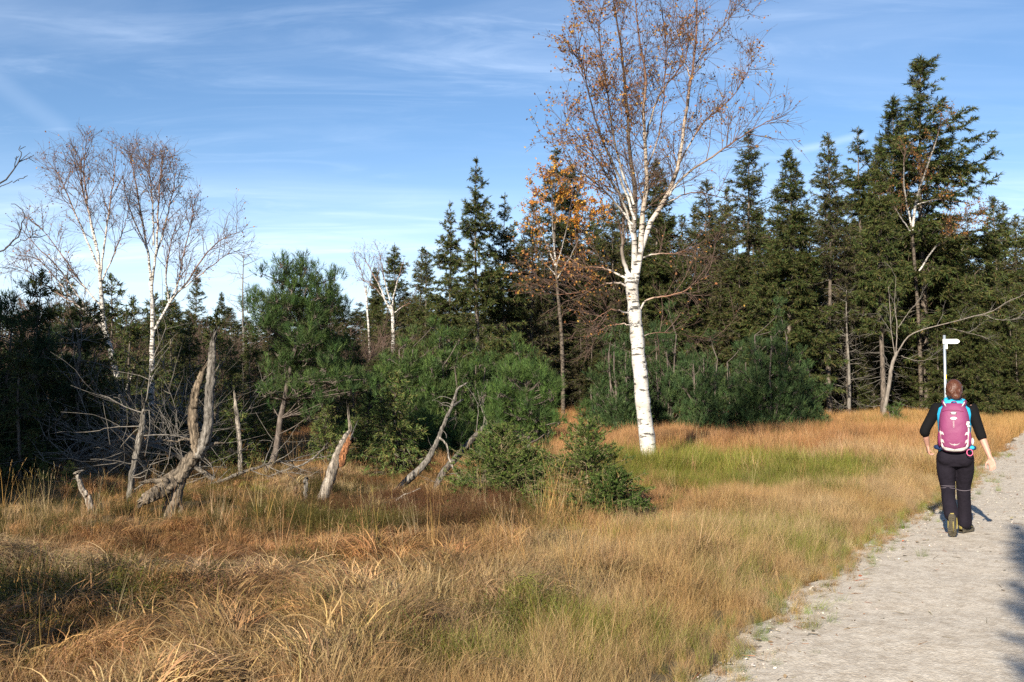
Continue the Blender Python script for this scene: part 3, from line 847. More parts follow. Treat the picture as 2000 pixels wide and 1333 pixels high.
# ---- the named spruces of the stand on the right and in the middle
KINDS = {}
def own_spruce(px, py, Y, seed, label, kind, rz=None, wide=1.0):
    H = h_of(py, Y); s = H / 12.0
    return tree_from('spruce_tree', KINDS[kind], label, 'spruce', on_ground(px, Y), rz if rz is not None else seed * 1.7, (s * wide, s * wide, s))
KINDS['dense'] = spruce_parts(5, 12, .9, 2.5, rate=3.6, olive=.35)
KINDS['slim'] = spruce_parts(7, 12, 3.6, 1.5, rate=3.6, olive=.2)
KINDS['ragged'] = spruce_parts(12, 12, 1.0, 2.5, rate=3.1, gap=.6, side=.22)
KINDS['sparse'] = spruce_parts(6, 12, 1.6, 2.3, rate=2.9, sparse=.7, gap=.25, olive=.5)
KINDS['bare'] = spruce_parts(3, 12, 5.0, 1.9, rate=2.5, sparse=.8, gap=.35, lean=.012, olive=.5)
KINDS['brown'] = spruce_parts(8, 12, 1.2, 2.4, rate=3.2, sparse=.95, olive=.9)
KINDS['broad'] = spruce_parts(17, 9, .2, 3.2, rate=3.8, olive=.4, fine=.8)
KINDS['tall'] = spruce_parts(1, 12, 1.6, 3.3, rate=3.1, side=.4, gap=.45, olive=.35)
own_spruce(1805, 108, 45, 1, 'tallest spruce at the right, its long drooping boughs reaching out rightward', 'tall', rz=0.1, wide=1.2)
own_spruce(1750, 188, 49, 2, 'spruce with a narrow pointed tip just left of the tallest spruce', 'dense', wide=1.22)
own_spruce(1620, 255, 42, 3, 'thin ragged spruce with a long bare grey lower trunk', 'bare')
own_spruce(1683, 250, 47, 4, 'spruce with a sparse tufted top left of the dense slim spruce', 'ragged', wide=1.22)
own_spruce(1545, 290, 41, 5, 'dense bright green spruce with a rounded conical crown behind the pine bushes', 'dense', wide=1.22)
own_spruce(1465, 252, 45, 6, 'sparse grey green spruce with a slender top right of the big birch', 'sparse', wide=1.22)
own_spruce(1722, 268, 40, 7, 'slim dense green spruce with a straight bare trunk below', 'slim')
own_spruce(1382, 352, 46, 8, 'half dead brown grey spruce just right of the big birch', 'brown', wide=1.22)
own_spruce(1283, 318, 43, 9, 'dark spruce standing right behind the big birch', 'dense', wide=1.22)
own_spruce(1085, 297, 43, 10, 'spruce with its tip rising above the orange birch', 'sparse', wide=1.22)
own_spruce(1118, 325, 45, 11, 'lower spruce tip just right of the orange birch top', 'dense', wide=1.22)
own_spruce(930, 300, 37, 12, 'ragged spruce with tufted top, tallest left of the orange birch', 'ragged', rz=0.0)
own_spruce(878, 384, 37.5, 13, 'shorter ragged spruce on the left flank of the middle group', 'ragged')
own_spruce(985, 378, 39, 14, 'ragged spruce with a blunt top right of the middle pair', 'ragged')
own_spruce(1040, 392, 40, 15, 'olive brown spruce left of the orange birch', 'brown', wide=1.22)
own_spruce(1200, 395, 44, 16, 'brownish spruce showing left of the big birch trunk', 'brown', wide=1.22)
own_spruce(1890, 430, 42, 17, 'broad low spruce beneath the boughs at the right edge', 'broad', wide=1.1)
own_spruce(1975, 500, 44, 18, 'spruce cut by the right edge of the picture', 'broad')
own_spruce(1655, 440, 42.5, 19, 'dead barked spruce trunk thick with bare side boughs', 'bare')
own_spruce(648, 533, 55, 20, 'small distant spruce right of the tall pine', 'ragged')
own_spruce(732, 520, 50, 21, 'narrow olive spruce half hidden in a bare birch', 'slim')
own_spruce(383, 525, 62, 22, 'distant sparse spruce right of the white twin birches', 'sparse')
own_spruce(432, 570, 62, 23, 'low distant spruce beside a bare dead spruce', 'dense')

# ---- trees of the dark stand behind: copies of a few
stand = [spruce_parts(60 + k, 11.0, (.3, 1.4, .5, 1.8)[k], (2.3, 2.0, 2.6, 2.1)[k], rate=3.4, olive=(.5, .8, .4, .9)[k], sparse=(.1, .6, .2, .75)[k], far=True, dead=(k % 2 == 1)) for k in range(4)]
rs = np.random.default_rng(5)
spots = []
for (a, b, Y, top, n) in ((1130, 2080, 52, 375, 24), (1080, 2100, 60, 400, 22), (1000, 2080, 56, 435, 20), (760, 1230, 50, 480, 14), (1330, 2080, 46, 500, 18), (800, 1340, 41.5, 590, 16), (1580, 2060, 43.5, 600, 12), (700, 1300, 56, 560, 12)):
    for k in range(n):
        spots.append((a + (b - a) * (k + rs.uniform(.1, .9)) / n, Y + rs.uniform(-2, 3), top + rs.uniform(-10, 70)))
for k, (px, Y, py) in enumerate(spots):
    tree_from('stand_spruce', stand[k % 4], 'dark spruce packed in the shaded stand behind the front trees', 'spruce', on_ground(px, Y), rs.uniform(0, 6.28), tuple(h_of(py, Y) / 11.0 * f_ for f_ in (1.25, 1.25, 1.0)), 'spruces of the stand behind')
# ---- far treeline on the left
for k in range(54):
    px = -120 + 960 * (k + rs.uniform(.1, .9)) / 54; Y = rs.uniform(70, 92)
    tree_from('ridge_spruce', stand[(k + 1) % 4], 'far small spruce in the dark treeline on the left horizon', 'spruce', on_ground(px, Y), rs.uniform(0, 6.28), tuple(h_of(592 + rs.uniform(-12, 40) - 10 * (px > 560), Y) / 11.0 * f_ for f_ in (2.0, 2.0, 1.0)), 'far treeline')
for k in range(48):
    px = -60 + 900 * (k + rs.uniform(.1, .9)) / 48; Y = rs.uniform(29, 46)
    tree_from('bog_spruce', stand[k % 4], 'low spruce in the thicket below the left horizon', 'spruce', on_ground(px, Y), rs.uniform(0, 6.28), tuple(h_of(632 + rs.uniform(-15, 60), Y) / 11.0 * f_ for f_ in (1.9, 1.9, 1.0)), 'spruces in the left thicket')

# ------------------------------------------------------------------ pines
PINE = [(.038, .068, .019), (.052, .09, .024), (.074, .112, .03), (.045, .07, .024)]
PINE_B = [(.036, .064, .025), (.052, .088, .032), (.042, .07, .025), (.072, .108, .038)]
def pine_lobes(mb, wood, lobes, root, rng, cols, per=60, nl=.075, nw=.008, m=16, sl=.12):
    """lobes (K,4): centres and radii; brushes stand outward and up on each"""
    for (cx, cy, cz, r) in lobes:
        n = int(per * r * r * 15) + 6
        d = norm(rng.normal(0, 1, (n, 3))); d[:, 2] = np.abs(d[:, 2]) * rng.choice([1, 1, 1, -.6], n)
        rr = r * rng.uniform(.35, 1.3, n)[:, None]
        S = np.array((cx, cy, cz)) + d * rr * (1, 1, .85)
        D = norm(d * .5 + (0, 0, .85) + rng.normal(0, .22, (n, 3)))
        brushes(mb, S, D, np.full(n, sl), nl, nw, m, palette(cols, n, rng, .2), rng)
        # bough from the stem to the lobe and twigs into it
        c = np.array((cx, cy, cz)); b = root(cz)
        mid = (b + c) / 2 + (0, 0, -.12 * r)
        wood.tubes(resample([b, mid, c + (0, 0, .3 * r)], 6), np.linspace(.012 + .02 * r, .006, 6), 4)
        nt = 7; e = c + norm(rng.normal(0, 1, (nt, 3)) + (0, 0, .4)) * r * .85
        wood.tubes(np.stack([np.repeat(c[None], nt, 0), (c + e) / 2 + (0, 0, -.03), e], 1), taper(nt, 3, .008, .003), 3)
def pine_bush(seed, W, H, n, cols, per=60, nw=.011, m=15, stemy=False, r=(.2, .34)):
    rng = np.random.default_rng(seed)
    crown, wood = MB(), MB(); lobes = []
    nsp = max(4, int(W * W * 1.1 + 4)); each = max(3, int(n * 2.0 / nsp))
    for k in range(nsp):
        a = k * 2.4 + rng.uniform(-.4, .4); q = math.sqrt((k + .3) / nsp) * .92
        hs = H * (1.02 - .55 * q ** 1.8) * rng.uniform(.78, 1.06) if k else H
        sx, sy = math.cos(a) * q * W / 2, math.sin(a) * q * W / 2
        for j in range(each):
            f = (j + rng.uniform(.2, .9)) / each; zr = rng.uniform(r[0] * .55, r[1] * .8) * (1.05 - .62 * f) * min(1, H / 2 + .3)
            lobes.append((sx * (.75 + .3 * f) + rng.normal(0, .13), sy * (.75 + .3 * f) + rng.normal(0, .13), max(.12, hs * f - zr * .7), zr))
    st = []
    for k in range(6):
        a = k * 1.05 + rng.uniform(0, .5); e_ = np.array((math.cos(a) * W * .22, math.sin(a) * W * .22, H * .75))
        pts = resample([(0.06 * math.cos(a), 0.06 * math.sin(a), -.1), e_ * (.7, .7, .35), e_], 8, .02, rng)
        wood.tubes(pts, np.linspace(.05, .015, 8), 6); st.append(pts)
    def root(z):
        s = st[rng.integers(6)]; return s[min(7, int(max(0, z - .25) / (H * .75) * 7))]
    pine_lobes(crown, wood, lobes, root, rng, cols, per, .115, nw * 1.25, m, .2)
    return [('stem', wood.mesh('pine_stem', M['pine_bark'])), ('crown', crown.mesh('pine_crown', M['needle'], False))]
def own_bush(px, Y, w_px, py_top, n, seed, label, cols=PINE, depth=1.0, **k):
    W = w_px / FPX * Y; H = h_of(py_top, Y)
    p = pine_bush(seed, W, H, n, cols, **k)
    return tree_from('mountain_pine', p, label, 'pine', on_ground(px, Y), 0, (1, depth, 1))
own_bush(905, 22.4, 190, 645, 52, 112, 'low pine bush filling the gap between the two broad ones', per=75, r=(.24, .38))
own_bush(838, 23, 265, 618, 84, 101, 'broad rounded mountain pine bush in the middle of the heath', depth=.8, per=72, r=(.26, .42))
own_bush(995, 24, 220, 645, 56, 102, 'mountain pine bush joined to the right of the broad rounded one', depth=.8, r=(.26, .4))
own_bush(1506, 31, 150, 582, 64, 103, 'tall blue green pine bush at the right of the dark bush row', PINE_B, depth=.9, r=(.3, .5))
own_bush(1376, 30, 125, 642, 44, 104, 'rounded pine bush in the middle of the dark bush row', PINE_B, depth=.9, r=(.28, .44))
own_bush(1302, 33.5, 105, 585, 48, 105, 'tall pine bush close behind the white birch trunk', PINE_B, r=(.3, .46))
own_bush(1208, 30, 100, 632, 40, 106, 'upright pine bush left of the white birch trunk', PINE_B, r=(.28, .44))
own_bush(1562, 32.5, 95, 690, 26, 107, 'low dark pine bush at the right foot of the row', PINE_B, r=(.26, .42))
own_bush(1440, 33.5, 90, 660, 26, 108, 'pine bush wedged between the two tallest of the row', PINE_B, r=(.28, .44))
own_bush(950, 13.1, 75, 862, 7, 109, 'small blue green pine seedling beside the left spruce sapling', PINE_B, per=330, nw=.004, m=24, r=(.13, .2))
own_bush(1745, 36, 46, 794, 9, 110, 'tiny green pine bush alone in the golden grass', PINE, r=(.2, .3))
own_bush(1172, 34, 90, 742, 14, 111, 'low pine scrub left of the bush row', PINE, r=(.25, .4))

low_b = pine_bush(113, 1.9, 1.15, 30, PINE, per=75, r=(.26, .4))
for px, Y, s, rz, lab in ((800, 20.6, 1.0, .4, 'low pine skirt at the left foot of the broad pine bush'), (905, 20.2, .95, 2.2, 'low pine skirt behind the top of the curved dead branch'), (990, 20.8, 1.0, 4.0, 'low pine skirt behind the straight dead trunk'), (735, 21.2, .9, 5.2, 'low pine skirt right of the leaning broken log')):
    tree_from('mountain_pine', low_b, lab, 'pine', on_ground(px, Y), rz, s)
def pine_tree(seed, H, lobes, stem, cols, per, nw, m, rad=.07, nl=.095, sl=.15):
    rng = np.random.default_rng(seed); crown, wood = MB(), MB()
    pts = resample(stem, 14, .012, rng)
    wood.tubes(pts, np.linspace(rad, .012, 14), 8)
    tr = MB(); tr.tubes(pts, np.linspace(rad, .012, 14), 8)
    def root(z):
        i = int(np.argmin(np.abs(pts[:, 2] - max(pts[2, 2], z - .15)))); return pts[i]
    wd = MB()
    pine_lobes(crown, wd, lobes, root, rng, cols, per, nl, nw, m, sl)
    return [('trunk', tr.mesh('pine_trunk', M['pine_bark'])), ('bough', wd.mesh('pine_bough', M['pine_bark'])), ('crown', crown.mesh('pine_crown', M['needle'], False))]
def traced_pine(Y, stem_px, lobe_px, rpx, seed, label, extra=40, cols=PINE, per=75, nw=.007, m=20, rad=.07, base=None):
    rng = np.random.default_rng(seed); b = at(*stem_px[0], Y); b[2] = float(gz(b[0], b[1])) - .06
    stem = [b * 0] + [at(px, py, Y) - b for px, py in stem_px[1:]]
    lob = []
    for (px, py, r) in lobe_px:
        c = at(px, py, Y) - b; rr = r / FPX * Y
        lob.append((c[0], rng.uniform(-.5, .5) * rpx / FPX * Y * .9, c[2], rr * .72))
    for k in range(extra * 2):
        px, py, r = lobe_px[rng.integers(len(lobe_px))]
        c = at(px + rng.normal(0, r * .8), py + rng.normal(0, r * .75), Y) - b
        lob.append((c[0], rng.uniform(-1, 1) * rpx / FPX * Y * .7, c[2], r / FPX * Y * rng.uniform(.3, .65)))
    return tree_from('pine_tree', pine_tree(seed, 1, lob, stem, cols, per, nw, m, rad), label, 'pine', tuple(b))
traced_pine(16.0, [(478, 985), (520, 925), (543, 870), (552, 800), (568, 720), (582, 640), (588, 560)],
            [(590, 535, 22), (575, 560, 26), (610, 570, 26), (545, 575, 20), (520, 598, 20), (640, 590, 20), (590, 605, 34), (555, 625, 30), (630, 635, 32), (525, 640, 22), (600, 665, 36), (650, 685, 30), (560, 680, 30), (665, 725, 26), (615, 715, 34), (575, 730, 26), (640, 755, 28), (595, 765, 26), (670, 765, 18), (545, 765, 20), (620, 800, 20)],
            150, 121, 'tall bushy pine with a bent bare trunk left of the middle', 70, [(.03, .056, .018), (.042, .074, .021), (.06, .092, .026), (.036, .058, .02)])
traced_pine(15.2, [(1030, 905), (1032, 860), (1030, 800), (1025, 740)],
            [(1028, 732, 18), (1000, 745, 20), (1052, 752, 20), (975, 770, 20), (1030, 780, 26), (1065, 790, 20), (985, 805, 22), (1050, 820, 24), (1015, 835, 20), (1075, 835, 14), (968, 815, 14), (1050, 850, 16)],
            110, 122, 'young bright green pine behind the spruce saplings', 26, [(.048, .084, .021), (.066, .108, .026), (.04, .07, .02)], 90, .006, 24, .035)
# dark pines of the shaded left edge
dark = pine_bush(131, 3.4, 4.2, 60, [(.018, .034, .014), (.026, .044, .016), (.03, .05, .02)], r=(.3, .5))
dark2 = spruce_parts(132, 5.0, .1, 1.5, rate=3.4, olive=.2, far=True)
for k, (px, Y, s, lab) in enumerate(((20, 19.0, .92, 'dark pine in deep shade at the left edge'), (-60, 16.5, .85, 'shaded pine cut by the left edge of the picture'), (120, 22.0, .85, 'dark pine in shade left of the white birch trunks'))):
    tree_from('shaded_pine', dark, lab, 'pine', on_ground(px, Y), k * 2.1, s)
for k, (px, Y, s, lab) in enumerate(((75, 17.5, .72, 'dark shaded spruce between the left edge pines'), (185, 20.5, .66, 'dark spruce behind the tangle of dead branches'), (330, 28, .85, 'dark spruce behind the right white birch'), (215, 29, .95, 'dark spruce in the gap between the two white birches'), (420, 26, .72, 'dark spruce behind the forked grey snag'), (490, 25, .6, 'dark spruce left of the tall pine'), (130, 30, 1.0, 'dark spruce at the back of the left thicket'), (660, 27, .5, 'low dark spruce behind the leaning broken log'), (155, 18.6, .62, 'dark spruce right behind the leftmost fallen conifer'), (255, 22.5, .7, 'dark spruce directly behind the foot of the left white birch'), (300, 26, .8, 'dark spruce directly behind the right white birch trunk'), (370, 22, .62, 'dark spruce showing left of the forked snag tips'), (450, 21, .5, 'dark spruce showing behind the white stake'), (545, 24, .6, 'dark spruce behind the bent pine trunk'), (40, 15.6, .5, 'dark low spruce in shade above the bleached log'), (690, 24, .55, 'dark spruce in the gap right of the tall pine'))):
    tree_from('shaded_spruce', dark2, lab, 'spruce', on_ground(px, Y), k * 1.3, s)
# low spruces in the middle ground
low = [spruce_parts(141, 1.9, .02, .85, rate=11, olive=.0, dead=False, bright=1.7)]
for (px, Y, s, lab) in ((775, 17.0, .95, 'bushy young spruce left of the fallen dead branch'), (720, 18.5, .8, 'young spruce right behind the leaning broken log'), (455, 17.5, .75, 'young spruce behind the white stake'), (505, 19, .7, 'young spruce under the tall pine'), (90, 14.6, .28, 'tiny spruce seedling at the edge of the dark shade'), (140, 14.2, .24, 'tiny spruce seedling left of the pale curved stub'), (640, 19, .7, 'young spruce in the gap right of the tall pine'), (330, 18, .7, 'young spruce behind the grey snag roots')):
    tree_from('young_spruce', low[0], lab, 'spruce', on_ground(px, Y), px * .7, s)

# ---- saplings with real needles
def sapling(seed, H, W, stem_bare=0.0, cols=((.066, .10, .022), (.05, .076, .019), (.105, .135, .034))):
    rng = np.random.default_rng(seed)
    tz = np.linspace(0, 1, 8); tp = np.stack([.02 * np.sin(tz * 5 + seed), .02 * np.cos(tz * 4), tz * H], 1)
    tr = MB(); tr.tubes(tp, np.linspace(.017, .004, 8), 6)
    nb = 150; zf = np.sort(rng.uniform(.06, .93, nb)); az = np.arange(nb) * 2.4 + rng.normal(0, .4, nb)
    u = zf; ln = W * .5 * np.clip((1 - u) ** .8 * 1.05 + .1, 0, 1) * rng.uniform(.7, 1.15, nb); el = np.interp(u, [0, .5, 1], [.0, .28, .8]) + rng.normal(0, .12, nb)
    S = np.stack([np.interp(zf, tz, tp[:, 0]), np.interp(zf, tz, tp[:, 1]), zf * H], 1)
    P = grow(S, np.stack([np.cos(az) * np.cos(el), np.sin(az) * np.cos(el), np.sin(el)], 1), ln, 6, .04, .06, rng)
    wd = MB(); wd.tubes(P, taper(nb, 6, .006, .002), 4)
    S2, D2, ix, t = children(P, 30, .12, 1, .8, .18, rng, flat=.75)
    l2 = np.clip(.4 * ln[ix] * (1.1 - t), .05, .24) * rng.uniform(.7, 1.2, len(ix))
    P2 = grow(S2, D2, l2, 4, .02, .08, rng)
    wd.tubes(P2[::2], taper(len(P2[::2]), 4, .003, .0015), 3)
    cr = MB()
    for Q, L in ((P, ln), (P2, l2)):
        for k in range(Q.shape[1] - 1):
            seg = Q[:, k + 1] - Q[:, k]
            brushes(cr, Q[:, k], seg, np.linalg.norm(seg, axis=1), .026, .0066, 11, palette(cols, len(Q), rng, .18), rng, spread=.95)
    n = 9; zt = np.linspace(.8, 1, n) * H
    brushes(cr, np.stack([np.interp(zt, tp[:, 2], tp[:, 0]), np.interp(zt, tp[:, 2], tp[:, 1]), zt], 1), np.tile((0, 0, 1.0), (n, 1)), np.full(n, H * .03), .022, .003, 20, palette(cols, n, rng, .15), rng)
    return [('trunk', tr.mesh('sapling_trunk', M['sap_bark'])), ('twig', wd.mesh('sapling_twig', M['sap_bark'])), ('crown', cr.mesh('sapling_crown', M['needle'], False))]
M['sap_bark'] = bark_mat('sapling_bark', (.13, .10, .06), (.28, .22, .14), 40)
tree_from('spruce_sapling', sapling(151, h_of(838, 12.9), 275 / FPX * 12.9), 'young spruce sapling with pale stem left of the tan grass tussock', 'spruce sapling', on_ground(982, 12.9))
tree_from('spruce_sapling', sapling(152, h_of(800, 11.9), 270 / FPX * 11.9), 'young spruce sapling with a tall thin leader in front of the big birch', 'spruce sapling', on_ground(1148, 11.9))
tree_from('spruce_sapling', sapling(153, h_of(905, 11.5), 190 / FPX * 11.5, cols=((.045, .076, .018), (.06, .095, .022))), 'low dark green spruce sapling at the right, casting a shadow on the grass', 'spruce sapling', on_ground(1196, 11.5))
tree_from('spruce_sapling', sapling(154, h_of(868, 14.0), 150 / FPX * 14.0), 'small spruce sapling between the pine and the left sapling', 'spruce sapling', on_ground(1035, 14.0))
# ---- trees outside the picture on the left whose shade falls into it
for k, (x, y, s, lab) in enumerate(((-10.9, 7.0, 1.02, 'tall spruce beyond the left edge, nearest, shading the dark pines'), (-12.1, 6.6, 1.1, 'tall spruce beyond the left edge, second of the row shading the pines'), (-13.3, 7.2, 1.1, 'tall spruce beyond the left edge, third of the row shading the pines'), (-14.3, 6.9, 1.0, 'tall spruce beyond the left edge, farthest out of the row'), (-12.9, 9.4, .8, 'spruce beyond the left edge, in the gap behind the row'))):
    tree_from('offside_spruce', KINDS['dense'], lab, 'spruce', (x, y, 0), k * 1.9, (s * .95, s * .95, s))
tree_from('offside_pine', dark, 'low pine beside the camera whose shadow darkens the lower left grass', 'pine', (-4.3, 4.6, 0), .5, (.72, .72, .5))
tree_from('offside_spruce', KINDS['dense'], 'spruce behind the camera whose crown shades the trail at the right edge', 'spruce', (-1.82, -5.6, 0), .8, (.40, .40, .74))

# ------------------------------------------------------------------ broadleaf trees
def px_line(pts, Y, dY=0.0, base=None):
    n = len(pts); out = []
    for k, p in enumerate(pts): out.append(at(p[0], p[1], Y + dY * (k / max(1, n - 1)) ** 1.3))
    out = np.array(out)
    return out if base is None else out - base
LEAF = [(.38, .175, .045), (.29, .12, .04), (.46, .26, .06), (.23, .105, .045)]
def broadleaf(seed, base, trunks, limbs, rates, lens, leaf_n, leaf_size, cols, bark, leaf_fn=None, r_px=None, Y=None, twig_mat='twig', shade=1.0, grav=(.05, -.02, -.05), t0=.25, tcol=(1.0, 1.0, 1.0), tones={}):
    """trunks/limbs: lists of (points (n,3) relative to base, r0, r1)"""
    rng = np.random.default_rng(seed)
    out = {'trunk': [], 'limb': []}
    allP, allR = [], []
    for (p, r0, r1) in trunks:
        mb = MB(); q = resample(p, 26, .004, rng); rr = np.linspace(r0, r1, 26)
        rr = rr * (1 + .05 * rng.normal(0, 1, 26)); rr[0] *= 1.25; rr[1] *= 1.08
        mb.tubes(q, rr, 12, np.array(tcol)); mb.C[-1] = mb.C[-1] * np.repeat(1 - .22 * np.linspace(0, 1, 26) ** 2, 12)[:, None]; out['trunk'].append(mb.mesh('trunk', M[bark]))
        allP.append(resample(p, 12)); allR.append((r0, r1))
    for li, (p, r0, r1) in enumerate(limbs):
        mb = MB(); q = resample(p, 20, .008, rng)
        d = np.linspace(0, 1, 20)[:, None]
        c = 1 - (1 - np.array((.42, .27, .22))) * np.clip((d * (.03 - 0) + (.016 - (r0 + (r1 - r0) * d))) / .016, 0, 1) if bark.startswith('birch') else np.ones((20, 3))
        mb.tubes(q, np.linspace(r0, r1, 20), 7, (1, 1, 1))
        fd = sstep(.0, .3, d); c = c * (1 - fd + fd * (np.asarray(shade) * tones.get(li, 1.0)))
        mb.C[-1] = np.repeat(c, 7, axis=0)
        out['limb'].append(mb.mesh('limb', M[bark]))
        allP.append(resample(p, 12)); allR.append((r0, r1))
    P0 = np.array(allP); nt = len(trunks)
    P1s = P0[nt:] if len(limbs) else P0
    tw = MB()
    S, D, ix, t = children(P1s, rates[0], t0, 1.0, .75, .25, rng)
    D[:, 2] += .25
    L1 = rng.uniform(*lens[0], len(S)) * (1.15 - .55 * t)
    P1 = grow(S, D, L1, 8, grav[0], .09, rng)
    tw.tubes(P1, taper(len(P1), 8, .004 + .006 * L1, .0025), 4)
    S, D, ix, t = children(P1, rates[1], .12, 1.0, .65, .25, rng)
    L2 = rng.uniform(*lens[1], len(S)) * (1.15 - .5 * t)
    P2 = grow(S, D, L2, 6, grav[1], .1, rng)
    tw.tubes(P2, taper(len(P2), 6, .0045, .0022), 3)
    S, D, ix, t = children(P2, rates[2], .1, 1.0, .6, .25, rng)
    P3 = grow(S, D, rng.uniform(*lens[2], len(S)), 3, grav[2], .12, rng)
    tw.tubes(P3, taper(len(P3), 3, .003, .0015), 3)
    out['twig'] = [tw.mesh('twig', M[twig_mat])]
    if leaf_n:
        pts = np.concatenate([P3.reshape(-1, 3), P2[:, 2:].reshape(-1, 3)])
        w = leaf_fn(pts) if leaf_fn else np.ones(len(pts))
        k = rng.choice(len(pts), leaf_n, p=w / w.sum())
        lf = MB(); leaves(lf, pts[k] + rng.normal(0, .025, (leaf_n, 3)), leaf_size, palette(cols, leaf_n, rng, .25), rng, .5)
        out['leaf'] = [lf.mesh('foliage', M['leaf'], False)]
    return out
def plant(name, parts, label, cat, loc, rz=0, scale=1.0, group=None):
    t = thing(name, label, cat, loc, rz, group, scale)
    for nm, ms in parts.items():
        for me in ms:
            o = obj('foliage' if nm == 'leaf' else nm, me, t)
            if nm in ('leaf', 'twig'): o['kind'] = 'stuff'
    return t

# ---- the big white birch
Yb = 18.5; bb = at(1272, 905, Yb); bb[2] = float(gz(bb[0], bb[1])) - .05
pw = lambda w: w / FPX * Yb / 2
TR = px_line([(1272, 912), (1263, 850), (1255, 780), (1248, 700), (1241, 630), (1234, 570), (1230, 535)], Yb, 0, bb); TR[0, 2] = -.05
limb_px = [
    ([(1236, 575), (1240, 500), (1238, 440), (1241, 380), (1234, 330), (1228, 270), (1224, 200), (1214, 100), (1200, 10), (1192, -60)], 17, 2.5, .3),
    ([(1240, 560), (1252, 480), (1254, 420), (1263, 370), (1262, 300), (1257, 220), (1262, 150), (1246, 60), (1238, -40)], 16, 2.5, -.5),
    ([(1246, 520), (1262, 455), (1286, 410), (1310, 370), (1325, 320), (1335, 260), (1345, 180), (1355, 120), (1360, 50), (1364, -50)], 15, 3, -.2),
    ([(1262, 270), (1272, 225), (1292, 180), (1330, 130), (1344, 90), (1340, 20)], 6.5, 2, .5),
    ([(1288, 408), (1335, 345), (1400, 300), (1442, 272), (1490, 242), (1535, 225)], 7, 1.2, -.9),
    ([(1322, 330), (1345, 285), (1372, 240), (1420, 200), (1452, 158), (1475, 110)], 5.5, 1.2, .7),
    ([(1352, 140), (1380, 90), (1420, 40), (1450, 0)], 4, 1, .6), ([(1350, 160), (1330, 90), (1316, 20)], 4, 1, .5),
    ([(1232, 545), (1219, 515), (1214, 480), (1218, 430), (1208, 370), (1190, 310)], 12, 2.5, .6),
    ([(1238, 470), (1218, 400), (1185, 340), (1150, 290), (1118, 250), (1098, 215)], 8, 1.2, .8),
    ([(1240, 430), (1212, 350), (1178, 280), (1155, 200), (1138, 130), (1128, 80)], 7.5, 1.2, -.7),
    ([(1238, 400), (1208, 310), (1192, 220), (1180, 140), (1170, 60), (1180, 0)], 7, 1.2, .2),
    ([(1236, 440), (1196, 390), (1155, 350), (1120, 330), (1098, 300)], 6, 1.0, -.3),
    ([(1260, 340), (1285, 270), (1296, 200), (1300, 120), (1298, 40)], 5, 1.2, .3),
    ([(1300, 395), (1345, 378), (1385, 380), (1400, 384)], 4, 1.5, .6),
    ([(1230, 560), (1208, 553), (1180, 556), (1150, 566), (1110, 575), (1060, 573)], 6, 1.2, -1.0),
    ([(1228, 548), (1190, 528), (1165, 522), (1140, 520), (1105, 500)], 6, 1.2, .4),
    ([(1228, 612), (1200, 606), (1180, 612), (1156, 630)], 4.5, 1.5, -.6),
    ([(1232, 635), (1205, 634), (1180, 640), (1150, 655)], 3.5, 1, .4),
    ([(1248, 612), (1262, 588), (1290, 581), (1320, 575), (1350, 560), (1395, 530)], 5.5, 1.2, -.6),
    ([(1252, 505), (1285, 495), (1315, 496), (1340, 490), (1362, 478)], 5, 1.5, .4),
    ([(1250, 660), (1290, 650), (1340, 655), (1400, 665)], 2.5, .8, .6),
]
limbs = []
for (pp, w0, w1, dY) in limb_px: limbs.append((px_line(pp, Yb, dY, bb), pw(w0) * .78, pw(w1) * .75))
xb = TR[-1][0]
birch = broadleaf(201, bb, [(TR, pw(32), pw(22))], limbs, (8, 8, 8), ((.45, 1.25), (.25, .62), (.12, .32)), 7000, .048, LEAF, 'birch',
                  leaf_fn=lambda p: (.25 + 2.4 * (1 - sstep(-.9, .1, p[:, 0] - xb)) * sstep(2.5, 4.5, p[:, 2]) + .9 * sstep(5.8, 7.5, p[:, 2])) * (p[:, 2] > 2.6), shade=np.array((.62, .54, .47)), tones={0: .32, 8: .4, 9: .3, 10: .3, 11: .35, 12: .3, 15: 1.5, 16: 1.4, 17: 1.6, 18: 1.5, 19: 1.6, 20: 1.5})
plant('birch_tree', birch, 'big white birch with orange leaves standing on the green patch', 'birch', tuple(bb))

